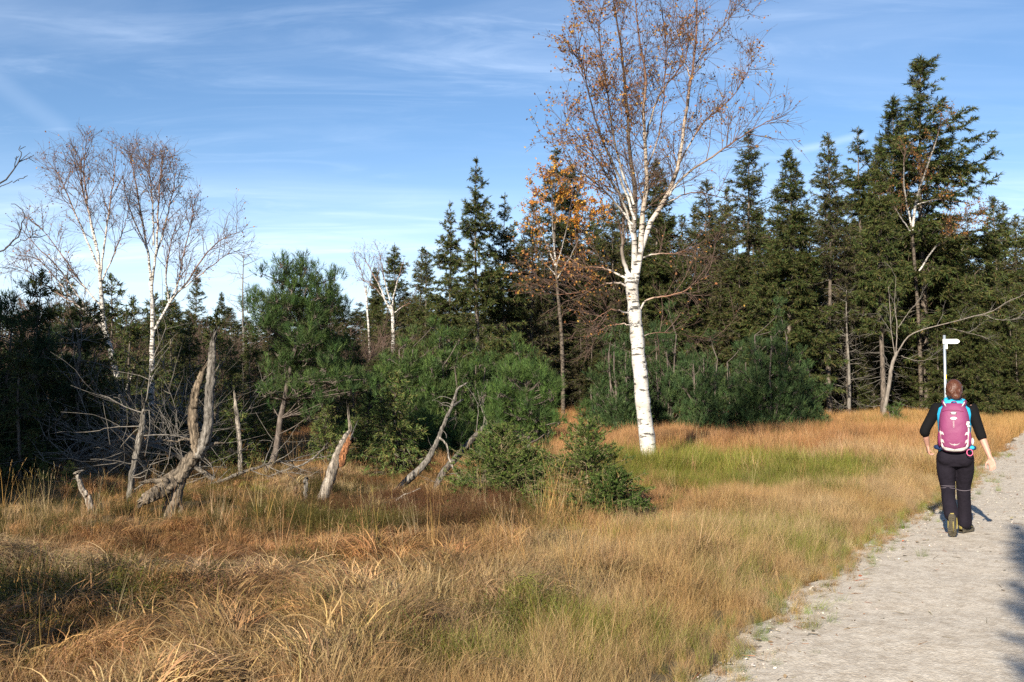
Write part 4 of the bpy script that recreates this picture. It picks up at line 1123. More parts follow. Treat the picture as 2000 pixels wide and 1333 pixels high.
# ---- the two slender birches on the left
def left_birch(seed, Y, trunk_px, w, limb_list, label, n_leaf, rates=(8.5, 8.5, 8)):
    b = at(*trunk_px[0], Y); b[2] = float(gz(b[0], b[1])) - .05; k = Y / FPX / 2
    t = px_line(trunk_px, Y, 0, b); t[0, 2] = -.05
    L = [(px_line(pp, Y, dY, b), w0 * k, w1 * k) for (pp, w0, w1, dY) in limb_list]
    zt = t[-1][2]
    p = broadleaf(seed, b, [(t, w[0] * k, w[1] * k)], L, rates, ((.4, 1.15), (.25, .62), (.12, .3)), n_leaf, .045, LEAF + [(.2, .07, .03)], 'birch_far', leaf_fn=lambda q: .2 + sstep(zt * .8, zt * 1.15, q[:, 2]) * 2)
    plant('birch_tree', p, label, 'birch', tuple(b))
left_birch(211, 23, [(243, 870), (240, 805), (232, 750), (215, 680), (204, 640), (200, 600), (197, 560), (195, 520)], (13, 6),
           [([(206, 650), (180, 620), (150, 595), (110, 572), (70, 540), (30, 520)], 5, 1, -.8), ([(197, 560), (192, 500), (178, 440), (168, 380), (165, 320), (166, 290)], 6, 1.2, .2),
            ([(196, 540), (205, 470), (215, 400), (222, 350), (225, 310)], 4.5, 1, -.4), ([(195, 530), (165, 460), (140, 400), (118, 350), (105, 330)], 4.5, 1, .7),
            ([(200, 600), (168, 565), (135, 520), (100, 470), (75, 440)], 4.5, 1, 1.0), ([(190, 480), (172, 410), (155, 350), (145, 315)], 3.5, 1, -.7),
            ([(197, 555), (222, 500), (240, 450), (250, 420)], 3.5, 1, .6), ([(180, 620), (140, 560), (110, 520), (60, 470), (45, 450)], 3.5, .8, .4), ([(238, 790), (255, 740), (268, 700), (275, 670)], 5, 2, -.4), ([(150, 596), (110, 545), (70, 505), (20, 500)], 3, .8, -.4)],
           'slender white birch leaning left, left one of the twin birches', 620)
left_birch(212, 24, [(294, 870), (295, 800), (296, 740), (297, 680), (298, 630), (297, 590), (296, 540)], (12, 6),
           [([(297, 600), (292, 520), (282, 450), (270, 390), (262, 340), (255, 305)], 6, 1.2, .3), ([(296, 560), (305, 490), (308, 420), (312, 360), (318, 310)], 5.5, 1.2, -.3),
            ([(299, 650), (315, 620), (340, 580), (370, 545), (400, 500), (430, 470), (462, 455)], 6, 1, -.6), ([(312, 625), (345, 560), (358, 500), (372, 440), (378, 400)], 4, 1, .7),
            ([(305, 500), (325, 430), (338, 370), (345, 325)], 4, 1, .5), ([(288, 490), (262, 430), (245, 380), (240, 340)], 3.5, 1, -.6), ([(300, 480), (298, 400), (292, 340), (290, 312)], 4, 1, .1),
            ([(355, 565), (400, 530), (440, 500), (465, 490)], 3, .8, .5), ([(330, 592), (325, 530), (335, 470), (350, 420)], 3.5, 1, -.9)],
           'slender upright white birch, right one of the twin birches', 900)
# ---- smaller birches behind
left_birch(213, 38, [(770, 800), (768, 690), (767, 620), (764, 595)], (8, 6), [([(766, 612), (752, 585), (742, 560), (725, 530), (712, 505)], 4.5, 1, .4), ([(765, 600), (772, 565), (782, 530), (790, 505)], 3.5, 1, -.3), ([(766, 615), (785, 600), (805, 590)], 3, 1, .4), ([(762, 590), (752, 550), (745, 515), (742, 495)], 3, .8, .2), ([(752, 585), (730, 560), (705, 545)], 2, .8, .5)],
           'small bare white birch in the gap left of the middle spruces', 260, (5, 6, 6))
left_birch(214, 39, [(725, 790), (722, 680), (717, 600), (715, 560)], (5, 3), [([(717, 590), (708, 540), (700, 510)], 2, .8, .3), ([(716, 580), (726, 540), (732, 515)], 2, .8, -.3)], 'thin pale birch stem left of the small bare birch', 40, (4, 5, 5))
def orange_birch(seed, Y, trunk_px, limb_list, n, label, size=.075, shade=.35, cols=((.50, .22, .03), (.42, .16, .03), (.58, .33, .05), (.33, .15, .04))):
    b = at(*trunk_px[0], Y); b[2] = 0; k = Y / FPX / 2
    t = px_line(trunk_px, Y, 0, b); t[0, 2] = -.05
    L = [(px_line(pp, Y, dY, b), w0 * k, w1 * k) for (pp, w0, w1, dY) in limb_list]
    p = broadleaf(seed, b, [(t, 9 * k, 5 * k)], L, (4, 5, 6), ((.6, 1.6), (.35, .8), (.15, .4)), n, size, list(cols), 'birch_far', leaf_fn=lambda q: .06 + sstep(6.5, 8.2, q[:, 2]), tcol=(.2, .17, .14), shade=shade)
    plant('birch_tree', p, label, 'birch', tuple(b))
orange_birch(215, 38, [(1100, 800), (1098, 680), (1090, 580), (1085, 520)], [([(1086, 530), (1080, 450), (1078, 390), (1080, 345)], 4, 1, .2), ([(1085, 520), (1060, 460), (1045, 420), (1035, 395)], 3, 1, .5), ([(1086, 525), (1105, 455), (1115, 400), (1120, 360)], 3, 1, -.4), ([(1088, 545), (1120, 490), (1140, 440), (1145, 400)], 3, 1, .3), ([(1088, 540), (1050, 500), (1025, 470)], 2.5, 1, -.6)],
             4200, 'birch with a dense orange crown in front of the middle spruces')
orange_birch(216, 43.5, [(1800, 790), (1795, 640), (1785, 500), (1780, 440)], [([(1782, 450), (1790, 390), (1810, 330), (1830, 270), (1838, 240)], 6, 1.5, -.6), ([(1780, 440), (1768, 380), (1765, 320), (1770, 290)], 4, 1.2, -.4), ([(1790, 400), (1830, 390), (1870, 395)], 3, 1, -.8), ([(1788, 540), (1830, 480), (1880, 440), (1910, 425)], 4, 1, -1.0), ([(1783, 460), (1750, 410), (1735, 370)], 3, 1, -.5)],
             1700, 'brown leaved birch with pale limbs against the tallest spruce', shade=.42, cols=((.24, .11, .035), (.18, .085, .03), (.30, .15, .04)))
# ---- bare leaning tree on the right
Yl = 38.5; b = at(1722, 805, Yl); b[2] = float(gz(b[0], b[1])) - .05; k = Yl / FPX / 2
t = px_line([(1722, 808), (1735, 760), (1742, 715), (1752, 688)], Yl, 0, b); t[0, 2] = -.05
L = [(px_line(pp, Yl, dY, b), w0 * k * .55, w1 * k * .5) for (pp, w0, w1, dY) in (
    ([(1752, 690), (1772, 660), (1800, 645), (1850, 632), (1900, 618), (1935, 610), (1968, 590), (2000, 575)], 5.5, 1.5, -1.0),
    ([(1750, 690), (1752, 640), (1748, 590), (1750, 540)], 4, 1, .3), ([(1748, 695), (1740, 640), (1738, 590), (1735, 560)], 3.5, 1, .3), ([(1755, 640), (1775, 610), (1800, 580)], 3, 1, -.3),
    ([(1920, 613), (1950, 625), (1985, 622), (2010, 600)], 3, 1, -.4), ([(1760, 695), (1790, 705), (1830, 700)], 2.5, 1, -.5), ([(1850, 640), (1890, 650), (1930, 660)], 2.5, 1, -.3))]
p = broadleaf(221, b, [(t, 8 * k, 6 * k)], L, (3.2, 4, 4), ((.4, 1.2), (.3, .6), (.12, .3)), 0, .05, LEAF, 'pale_bark', twig_mat='twig_grey') if False else None
M['pale_bark'] = bark_mat('pale_bark', (.10, .085, .07), (.24, .21, .18), 20)
p = broadleaf(221, b, [(t, 8 * k, 6 * k)], L, (3.2, 4, 4), ((.4, 1.2), (.3, .6), (.12, .3)), 0, .05, LEAF, 'pale_bark', twig_mat='twig_grey')
plant('bare_tree', p, 'bare grey leaning tree with one long limb reaching right over the signpost', 'tree', tuple(b))
# ---- bare tree just outside the left edge, only its twigs reach in
Yo = 9.6; b = at(-110, 1000, Yo); b[2] = float(gz(b[0], b[1])) - .05; k = Yo / FPX / 2
t = px_line([(-110, 1090), (-118, 800), (-112, 600), (-105, 540)], Yo, 0, b); t[0, 2] = -.05
L = [(px_line(pp, Yo, dY, b), w0 * k * .6, w1 * k * .7) for (pp, w0, w1, dY) in (
    ([(-105, 540), (-60, 410), (-15, 370), (22, 338), (38, 310), (40, 285)], 8, 2, .1), ([(-20, 374), (10, 362), (40, 350), (52, 344)], 3, 2, .05),
    ([(-105, 545), (-50, 520), (0, 492), (30, 468), (45, 440), (40, 412), (22, 395)], 7, 2, -.1), ([(10, 485), (45, 470), (70, 455), (85, 432)], 3, 1.5, .1), ([(-105, 560), (-60, 545), (-10, 525), (35, 524)], 4, 1.5, .2), ([(-108, 590), (-130, 450), (-150, 330)], 7, 2, .3))]
M['dark_twig'] = bark_mat('dark_twig', (.03, .026, .025), (.075, .065, .06), 30)
p = broadleaf(222, b, [(t, 26 * k, 14 * k)], L, (3.0, 5, 7), ((.10, .25), (.04, .1), (.02, .05)), 0, .04, LEAF, 'dark_twig', twig_mat='dark_twig')
plant('bare_tree', p, 'dark bare twigs of a tree reaching in at the left edge', 'tree', tuple(b))
# ---- bare shrubs in the thicket
def bare_shrub(seed):
    rng = np.random.default_rng(seed); n = 16
    a = rng.uniform(0, 6.28, n); e = rng.uniform(.7, 1.4, n)
    S = np.stack([.1 * np.cos(a), .1 * np.sin(a), 0 * a], 1)
    P = grow(S, np.stack([np.cos(a) * np.cos(e), np.sin(a) * np.cos(e), np.sin(e)], 1), rng.uniform(2.0, 3.4, n), 10, .03, .07, rng)
    st = MB(); st.tubes(P, taper(n, 10, .028, .006), 5)
    tw = MB()
    S, D, ix, t = children(P, 6, .2, 1, .6, .2, rng); P1 = grow(S, D, rng.uniform(.4, 1.0, len(S)), 6, .03, .1, rng); tw.tubes(P1, taper(len(P1), 6, .009, .004), 3)
    S, D, ix, t = children(P1, 7, .1, 1, .6, .2, rng); P2 = grow(S, D, rng.uniform(.2, .5, len(S)), 5, .02, .1, rng); tw.tubes(P2, taper(len(P2), 5, .005, .003), 3)
    return {'stem': [st.mesh('shrub_stem', M['twig'])], 'twig': [tw.mesh('shrub_twig', M['twig'])]}
shr = [bare_shrub(231), bare_shrub(232)]
for k, (px, Y, s, lab) in enumerate(((80, 27, 1.2, 'bare purplish shrub at the left below the twin birches'), (160, 31, 1.25, 'bare shrub behind the left twin birch'), (400, 30, 1.0, 'bare brown shrub right of the twin birches'), (455, 33, 1.1, 'bare brown shrub left of the tall pine'), (672, 33, 1.15, 'bare purplish shrub right of the tall pine'), (705, 36, 1.15, 'bare purplish shrub under the small bare birch'), (30, 33, 1.4, 'bare shrub at the far left skyline'), (790, 36, 1.0, 'bare shrub behind the broad rounded pine bush'))):
    plant('bare_shrub', shr[k % 2], lab, 'shrub', on_ground(px, Y), k * 1.1, s)

# ------------------------------------------------------------------ dead wood
def rough_tube(mb, pts, rad, seed, n=30, sides=12, col=(1, 1, 1), jag=.0, jit=.006, ridge=.16):
    rng = np.random.default_rng(seed)
    q = resample(pts, n, jit, rng); r = np.interp(np.linspace(0, 1, n), np.linspace(0, 1, len(rad)), rad)
    v0 = len(mb.V); mb.tubes(q, r, sides, col, cap=True)
    V = mb.V[-1].reshape(n, sides, 3); T = norm(np.gradient(q, axis=0))
    a = np.arange(sides)[None] / sides * 6.28; s = np.linspace(0, 1, n)[:, None]
    ca, sa = np.cos(a + s * 1.2), np.sin(a + s * 1.2)
    f = 1 + ridge * 2 * (vn(ca * 1.3 + seed, sa * 1.3 + s * 4, 1) - .5) + ridge * 1.5 * (vn(ca * 4 + seed, sa * 4 + s * 2.2, 2) - .5) + ridge * .8 * (vn(ca * 3 + s * 22, sa * 3 + seed, 3) - .5)
    V[:] = q[:, None] + (V - q[:, None]) * f[..., None]
    if jag:
        j = (rng.random(sides) ** 2 * 1.5 - .45) * jag
        for m_, g_ in ((-1, 1.0), (-2, .8), (-3, .45)): V[m_] += T[-1][None] * j[:, None] * g_
    cr = .45 + .75 * vn(ca * 5 + seed * 1.7, sa * 5 + s * 3.0, 4) + .35 * (vn(ca * 1.2 + s * 6, sa * 1.2 + seed, 5) - .5)
    mb.C[-1] = np.repeat(np.asarray(col, float)[None], n * sides, 0) * cr.reshape(-1, 1)
    mb.V[-1] = V.reshape(-1, 3)
    return q
def dead_thing(name, label, cat, Y, base_px):
    b = at(*base_px, Y); b[2] = float(gz(b[0], b[1])) - .04
    return thing(name, label, cat, tuple(b)), b
def dpart(name, t, b, Y, pts, w, seed, col=(1, 1, 1), dY=0.0, jag=.05, n=30, mat='dead_wood', ridge=.16, lift=None):
    mb = MB(); k = Y / FPX / 2 * .76
    p = px_line(pts, Y, dY, b)
    if lift is not None: p[0, 2] = lift
    w = np.array(w, float); w[-1] = max(w[-1], .5 * w[-2])
    q = rough_tube(mb, p, w * k, seed, int(n * 1.5), 18, col, jag * 2.0, .004, ridge)
    mb.build(name, M[mat], t); return q
def dtwigs(t, P, rate, ln, seed, t0=.1, t1=1, ang=.9, r=.006, grav=-.03, sub=4, flat=.0, mat='twig_grey', name='twig'):
    rng = np.random.default_rng(seed); mb = MB(); P = P[None] if P.ndim == 2 else P
    S, D, ix, tt = children(P, rate, t0, t1, ang, .3, rng, flat)
    P1 = grow(S, D, rng.uniform(*ln, len(S)), 7, grav, .11, rng); mb.tubes(P1, taper(len(P1), 7, r, r * .35), 4)
    if sub:
        S, D, ix, tt = children(P1, sub, .2, 1, .7, .25, rng)
        P2 = grow(S, D, rng.uniform(.25, .6, len(S)) * ln[1], 5, grav, .13, rng); mb.tubes(P2, taper(len(P2), 5, r * .5, r * .22), 3)
    tag(mb.build(name, M[mat], t), kind='stuff')
GR = (1, 1, 1); WARM = (1.0, .9, .78); WHITE = (1.9, 1.85, 1.8)
# forked snag
t, b = dead_thing('dead_snag', 'forked grey dead snag with twisted roots, largest at the left', 'snag', 11.7, (322, 1042))
q = dpart('trunk', t, b, 11.7, [(318, 1050), (326, 1015), (338, 975), (352, 935), (368, 905), (390, 882)], (48, 40, 40, 34, 36, 30), 1, WARM, jag=.02, ridge=.2, lift=-.05)
dpart('stem', t, b, 11.7, [(385, 892), (398, 865), (407, 830), (408, 780), (411, 730), (414, 690), (416, 662)], (28, 30, 25, 22, 20, 17, 11), 2, GR, -.05, .09, 40)
dpart('stem', t, b, 11.7, [(386, 885), (379, 840), (378, 800), (382, 765), (390, 740), (399, 714)], (22, 22, 22, 20, 15, 5), 3, (1.0, .86, .7), .12, .1, 34, ridge=.22)
dpart('root', t, b, 11.7, [(352, 935), (322, 952), (298, 966), (272, 984)], (30, 38, 32, 12), 4, WARM, -.35, .04, 24, ridge=.2)
dpart('root', t, b, 11.7, [(372, 895), (345, 922), (318, 938), (290, 940), (276, 944)], (18, 18, 14, 10, 6), 5, WARM, -.2, .03, 24, ridge=.25)
dpart('root', t, b, 11.7, [(340, 975), (352, 1000), (350, 1035), (356, 1052)], (16, 18, 14, 10), 6, GR, .15, .02, 18, ridge=.3)
dpart('root', t, b, 11.7, [(395, 880), (412, 868), (430, 866)], (14, 10, 5), 7, WARM, .1, .05, 14)
dpart('branch', t, b, 11.7, [(380, 862), (362, 858), (345, 862), (318, 860)], (7, 5, 3.5, 2.5), 8, WARM, -.1, .02, 14)
dpart('branch', t, b, 11.7, [(415, 735), (424, 722), (430, 708)], (5, 3, 1.5), 9, GR, -.1, .01, 10)
dtwigs(t, q, 5, (.15, .5), 10, .5, 1, 1.1, .006)
# split snag left of it
t, b = dead_thing('dead_snag', 'splintered grey snag with side branches left of the forked snag', 'snag', 14.0, (252, 975))
q = dpart('trunk', t, b, 14, [(252, 985), (258, 930), (266, 885), (275, 845), (279, 815), (281, 792)], (16, 15, 15, 16, 13, 6), 11, GR, 0, .16, 30, ridge=.3, lift=-.05)
dtwigs(t, q, 17, (.4, 1.5), 12, .1, .95, 1.2, .010, -.02, 4.5)
# pale curved stub, white stake, little stubs, log
t, b = dead_thing('dead_stub', 'pale curved broken stub in front of the dark shade', 'stump', 13.2, (182, 995))
dpart('trunk', t, b, 13.2, [(186, 998), (172, 975), (160, 955), (153, 935), (150, 922)], (18, 17, 15, 12, 5), 13, WHITE, -.1, .06, 20, lift=-.04)
dpart('branch', t, b, 13.2, [(157, 937), (148, 936), (140, 936)], (4, 3, 2), 14, WHITE, -.1, .01, 8)
t, b = dead_thing('dead_stub', 'straight white dead birch stake right of the forked snag', 'stump', 17.0, (470, 880))
dpart('trunk', t, b, 17, [(471, 905), (468, 865), (465, 830), (461, 798), (458, 773)], (12, 11.5, 11, 10, 5), 15, WHITE, 0, .05, 18, ridge=.08, lift=-.05)
t, b = dead_thing('dead_stub', 'small split grey stub in the tan grass below the snag', 'stump', 11.0, (400, 1058))
dpart('trunk', t, b, 11, [(398, 1062), (400, 1040), (406, 1020)], (14, 12, 6), 16, WHITE, 0, .04, 12, lift=-.05)
dpart('splinter', t, b, 11, [(399, 1050), (398, 1032), (398, 1016)], (5, 4, 2), 17, WHITE, -.05, .02, 10)
t, b = dead_thing('fallen_log', 'short bleached log lying at the left edge', 'log', 12.8, (20, 1030))
dpart('trunk', t, b, 12.8, [(-40, 1026), (0, 1018), (20, 1012), (38, 1010)], (22, 20, 16, 10), 18, (1.5, 1.35, 1.2), .1, .04, 16)
t, b = dead_thing('fallen_log', 'pale log half sunk in heather left of the forked snag', 'log', 13.4, (130, 1000))
dpart('trunk', t, b, 13.4, [(105, 1002), (128, 992), (150, 982)], (9, 8, 5), 19, (1.5, 1.35, 1.2), .3, .03, 12)
# leaning broken log with rotten orange wood
t, b = dead_thing('broken_log', 'leaning broken grey log with rotten orange wood on one side', 'log', 12.7, (622, 1005))
q = dpart('trunk', t, b, 12.7, [(618, 1012), (632, 970), (648, 925), (662, 885), (676, 855), (686, 838)], (32, 30, 25, 21, 16, 6), 21, (1.25, 1.2, 1.15), .3, .2, 34, ridge=.22, lift=-.06)
dpart('rotten_core', t, b, 12.7, [(668, 912), (670, 890), (678, 870), (684, 855)], (10, 15, 13, 5), 22, (1.5, .72, .36), .22, .06, 16, ridge=.5)
dpart('splinter', t, b, 12.7, [(684, 860), (692, 838), (700, 822)], (5, 3, 1.2), 23, (.6, .6, .6), .3, .02, 8)
dpart('splinter', t, b, 12.7, [(683, 853), (690, 856), (695, 858)], (5, 4, 2), 24, (1.7, 1.4, 1.1), .25, .02, 8)
# pair of small stumps
t, b = dead_thing('dead_stub', 'short rotten stub, left of the pair beside the leaning log', 'stump', 12.6, (576, 1000))
dpart('trunk', t, b, 12.6, [(576, 1005), (577, 980), (577, 958)], (12, 11, 7), 25, (1.2, .9, .65), 0, .05, 14, lift=-.05)
t, b = dead_thing('dead_stub', 'taller grey stub, right of the pair beside the leaning log', 'stump', 12.7, (597, 1008))
dpart('trunk', t, b, 12.7, [(596, 1012), (597, 980), (597, 945), (598, 934)], (7, 9, 11, 7), 26, GR, 0, .04, 14, lift=-.05)
# fallen grey branches in the middle
t, b = dead_thing('fallen_branch', 'long curved grey dead branch rising rightward in the middle', 'branch', 14.2, (756, 985))
q = dpart('trunk', t, b, 14.2, [(752, 992), (775, 958), (805, 930), (830, 905), (850, 870), (866, 832), (884, 790), (893, 762), (912, 748)], (12, 14, 19, 17, 12, 10, 8, 6, 3), 31, GR, .5, .02, 40, lift=-.03)
dpart('branch', t, b, 14.2, [(882, 793), (893, 788), (902, 781)], (7, 5, 4), 32, GR, .3, .02, 10)
dpart('branch', t, b, 14.2, [(858, 855), (872, 870), (878, 900), (892, 925), (905, 945)], (5, 5, 4.5, 4, 2), 33, WHITE, .1, .01, 16)
dtwigs(t, q, 8, (.15, .55), 34, .15, .8, 1.1, .006, -.16)
t, b = dead_thing('fallen_branch', 'straight grey dead trunk with a brush of twigs, right of the curved branch', 'branch', 15.0, (842, 950))
q = dpart('trunk', t, b, 15, [(838, 956), (865, 925), (895, 890), (925, 855), (950, 828), (962, 818)], (15, 18, 17, 14, 10, 6), 35, (.75, .72, .7), .3, .02, 30, lift=-.03)
dtwigs(t, q, 14, (.3, 1.0), 36, .45, 1, .8, .009, -.01, 4)
dtwigs(t, q, 6, (.2, .7), 37, .1, .5, 1.1, .007, -.08, 4)
t, b = dead_thing('fallen_branch', 'small bleached stick lying in the tan grass below the curved branch', 'branch', 12.8, (760, 1000))
dpart('trunk', t, b, 12.8, [(752, 992), (768, 982), (785, 970), (820, 955)], (5, 5, 4, 2), 38, WHITE, .25, .01, 14)
t, b = dead_thing('fallen_branch', 'thin grey stick sloping up to the right under the tall pine', 'branch', 15.2, (520, 940))
q = dpart('trunk', t, b, 15.2, [(500, 950), (540, 925), (590, 908), (620, 888), (640, 865)], (6, 5, 5, 4, 2), 39, GR, .3, .01, 20)
dtwigs(t, q, 5, (.1, .4), 40, .1, 1, .8, .004, -.05)
# fallen dead conifers forming the grey tangle on the left
def fallen(px_pts, Y, w, dY, seed, label, rate=19, ln=(.4, 1.6), r=.0085, col=(.85, .82, .78), sub=5):
    b = at(*px_pts[0], Y); b[2] = max(float(gz(b[0], b[1])), b[2] - .3)
    t = thing('fallen_dead_tree', label, 'dead tree', tuple(b))
    q = dpart('trunk', t, b, Y, px_pts, w, seed, col, dY, .03, 24)
    dtwigs(t, q, rate, ln, seed + 1, .05, 1, 1.05, r, -.015, sub)
fallen([(430, 945), (360, 900), (290, 865), (215, 835)], 15.5, (12, 10, 7, 3), 1.0, 51, 'fallen bare conifer spreading grey twigs behind the forked snag')
fallen([(300, 960), (240, 905), (190, 870), (130, 850)], 16.2, (12, 9, 7, 3), .8, 53, 'fallen bare conifer leaning into the dark shade, leftmost of the tangle')
fallen([(500, 940), (440, 870), (370, 815), (300, 785)], 18, (13, 10, 7, 3), .8, 55, 'fallen dead conifer lying behind the white stake')
fallen([(130, 800), (105, 830), (75, 855), (55, 862)], 16.5, (7, 6, 4, 2), .2, 57, 'bare grey bough hanging in the dark shade at the left', 10, (.2, .8))
fallen([(395, 955), (470, 925), (530, 905), (570, 900)], 15, (10, 8, 6, 3), .4, 59, 'low fallen bough between the snag and the tall pine', 12, (.3, 1.0))
fallen([(160, 790), (150, 730), (155, 690), (150, 650)], 18, (9, 8, 6, 3), 0, 61, 'upright dead stem in shade left of the twin birches', 9, (.3, 1.2))
fallen([(225, 965), (180, 915), (130, 890), (85, 850)], 15.5, (9, 7, 5, 3), .5, 67, 'fallen grey bough reaching farthest left into the shade', 18, (.3, 1.1))
fallen([(255, 960), (215, 905), (160, 880), (110, 820)], 17.5, (9, 7, 5, 3), .5, 65, 'fallen grey bough tangled beneath the left twin birch', 16, (.3, 1.1))
# dead standing spruces on the skyline
def dead_spruce(px, py, Y, seed, label):
    H = h_of(py, Y); rng = np.random.default_rng(seed); t = thing('dead_spruce', label, 'dead tree', on_ground(px, Y))
    z = np.linspace(0, 1, 10); q = np.stack([.05 * np.sin(z * 6), .05 * np.cos(z * 5), z * H], 1)
    mb = MB(); mb.tubes(q, np.linspace(.10, .012, 10), 6); mb.build('trunk', M['twig_grey'], t)
    dtwigs(t, q, 9, (.25, 1.1), seed, .25, .98, 1.25, .016, .03, 3, flat=.5)
dead_spruce(475, 488, 44, 71, 'bare dead spruce standing against the sky left of the tall pine')
dead_spruce(1656, 560, 41.5, 72, 'bare grey dead trunk with thin side twigs among the right spruces')
dead_spruce(1600, 600, 43, 73, 'second bare dead trunk left of the one with side twigs')

# ------------------------------------------------------------------ signpost
M['steel'] = plain_mat('galvanised_steel', (.42, .47, .52), .38, .15, 60, .6)
M['white_paint'] = plain_mat('white_sign_paint', (.6, .6, .58), .45, .04, 20)
M['black_paint'] = plain_mat('black_sign_paint', (.03, .03, .03), .5, .1, 30)
M['yellow_paint'] = plain_mat('yellow_mark', (.75, .52, .05), .5, .1, 30)
def signpost():
    Y = 28.0; b = at(1848, 850, Y); b[2] = float(gz(b[0], b[1])) - .1
    t = thing('signpost', 'steel trail signpost with a white arrow board pointing right', 'signpost', tuple(b), R(-12))
    zt = h_of(655, Y) - b[2]
    p = MB(); p.tubes([(0, 0, 0), (0, 0, zt * .5), (-.004, 0, zt)], [.036] * 3, 14, cap=True); p.build('post', M['steel'], t)
    zb = h_of(667.5, Y) - b[2]; k = Y / FPX
    x0, x1, hh = -4 * k, 27 * k, 4.6 * k
    prof = [(x0, -hh), (x1 - .07, -hh), (x1 - .02, -hh * .55), (x1, 0), (x1 - .02, hh * .55), (x1 - .07, hh), (x0, hh)]
    bd = MB(); n = len(prof)
    v = [(x, -.042, zb + z) for x, z in prof] + [(x, -.060, zb + z) for x, z in prof]
    f = [(0, i, i + 1) for i in range(1, n - 1)] + [(n, n + i + 1, n + i) for i in range(1, n - 1)]
    for i in range(n): f += [(i, n + i, n + (i + 1) % n), (i, n + (i + 1) % n, (i + 1) % n)]
    bo = bd.add(v, f).build('arrow_board', M['white_paint'], t, False)
    mk = MB()
    for (dx, dz, s) in ((-.08, .022, .012), (-.055, -.02, .012), (-.10, -.005, .008)):
        box(mk, (x1 + dx - s, -.0640, zb + dz - s * .6), (x1 + dx + s, -.0602, zb + dz + s * .6))
    tag(mk.build('mark', M['black_paint'], bo), kind='stuff')
    cl = MB(); box(cl, (-.05, -.043, zb - .03), (.05, .045, zb - .015)); box(cl, (-.05, -.043, zb + .015), (.05, .045, zb + .03)); cl.build('clamp', M['steel'], t, False)
    tg = MB(); box(tg, (.01, -.058, zb - .21), (.065, -.040, zb - .075)); tg.build('plate', M['white_paint'], t, False)
    ym = MB(); box(ym, (.002, -.041, zb - 1.05), (.026, -.034, zb - .93)); ym.build('waymark', M['yellow_paint'], t, False)
signpost()

# ------------------------------------------------------------------ hiker
def remesh(mb, name, mat, voxel, smooth=4, parent=None):
    me = mb.mesh(name + '_raw', None)
    o = bpy.data.objects.new(name + '_raw', me); COL.objects.link(o)
    m1 = o.modifiers.new('r', 'REMESH'); m1.mode = 'VOXEL'; m1.voxel_size = voxel; m1.use_smooth_shade = True
    m2 = o.modifiers.new('s', 'SMOOTH'); m2.iterations = smooth; m2.factor = .5
    dg = bpy.context.evaluated_depsgraph_get()
    out = bpy.data.meshes.new_from_object(o.evaluated_get(dg)); out.name = name
    bpy.data.objects.remove(o); bpy.data.meshes.remove(me)
    out.materials.clear(); out.materials.append(mat)
    out.polygons.foreach_set('use_smooth', np.full(len(out.polygons), True))
    return obj(name, out, parent)
def limb_tube(mb, pts, rad, sides=14, ry=None):
    """closed tube with rounded ends; rad per point, ry = depth factor"""
    p = np.asarray(pts, float); r = np.asarray(rad, float)
    n = max(10, len(p) * 5); q = resample(p, n); rr = np.interp(np.linspace(0, 1, n), np.linspace(0, 1, len(r)), r)
    t0 = norm(q[0] - q[1]); t1 = norm(q[-1] - q[-2])
    pre = [q[0] + t0 * rr[0] * s for s in (.92, .7, .38)]; post = [q[-1] + t1 * rr[-1] * s for s in (.38, .7, .92)]
    q2 = np.vstack([pre, q, post]); r2 = np.concatenate([rr[0] * np.array((.3, .7, .92)), rr, rr[-1] * np.array((.92, .7, .3))])
    mb.tubes(q2, r2, sides, cap=True)
    if ry is not None: pass
def ellipsoid(mb, c, r, n=14, m=20):
    th = np.linspace(.02, np.pi - .02, n); ph = np.arange(m) * 2 * np.pi / m
    V = np.array([(c[0] + r[0] * np.sin(a) * np.cos(b), c[1] + r[1] * np.sin(a) * np.sin(b), c[2] + r[2] * np.cos(a)) for a in th for b in ph])
    f = []
    for i in range(n - 1):
        for j in range(m):
            a, b_, c_, d = i * m + j, i * m + (j + 1) % m, (i + 1) * m + (j + 1) % m, (i + 1) * m + j
            f += [(a, d, c_), (a, c_, b_)]
    f += [(0, j, j + 1) for j in range(1, m - 1)] + [((n - 1) * m, (n - 1) * m + j + 1, (n - 1) * m + j) for j in range(1, m - 1)]
    mb.add(V, f)
def loft(mb, secs, m=24, power=2.3):
    """secs: (cx, cy, z, rx, ry) stacked superellipses, capped"""
    s = np.array(secs, float); n = (len(s) - 1) * 5 + 1
    s = resample(s[:, :3], n).tolist() if False else np.stack([np.interp(np.linspace(0, len(s) - 1, n), np.arange(len(s)), s[:, k]) for k in range(5)], 1)
    ph = np.arange(m) * 2 * np.pi / m; ca, sa = np.cos(ph), np.sin(ph)
    ex = 2 / power; cx = np.sign(ca) * np.abs(ca) ** ex; sy = np.sign(sa) * np.abs(sa) ** ex
    V = np.stack([np.stack([a[0] + a[3] * cx, a[1] + a[4] * sy, np.full(m, a[2])], 1) for a in s]).reshape(-1, 3)
    f = []
    for i in range(n - 1):
        for j in range(m):
            a, b_, c_, d = i * m + j, i * m + (j + 1) % m, (i + 1) * m + (j + 1) % m, (i + 1) * m + j
            f += [(a, b_, c_), (a, c_, d)]
    f += [(0, j + 1, j) for j in range(1, m - 1)] + [((n - 1) * m, (n - 1) * m + j, (n - 1) * m + j + 1) for j in range(1, m - 1)]
    mb.add(V, f)

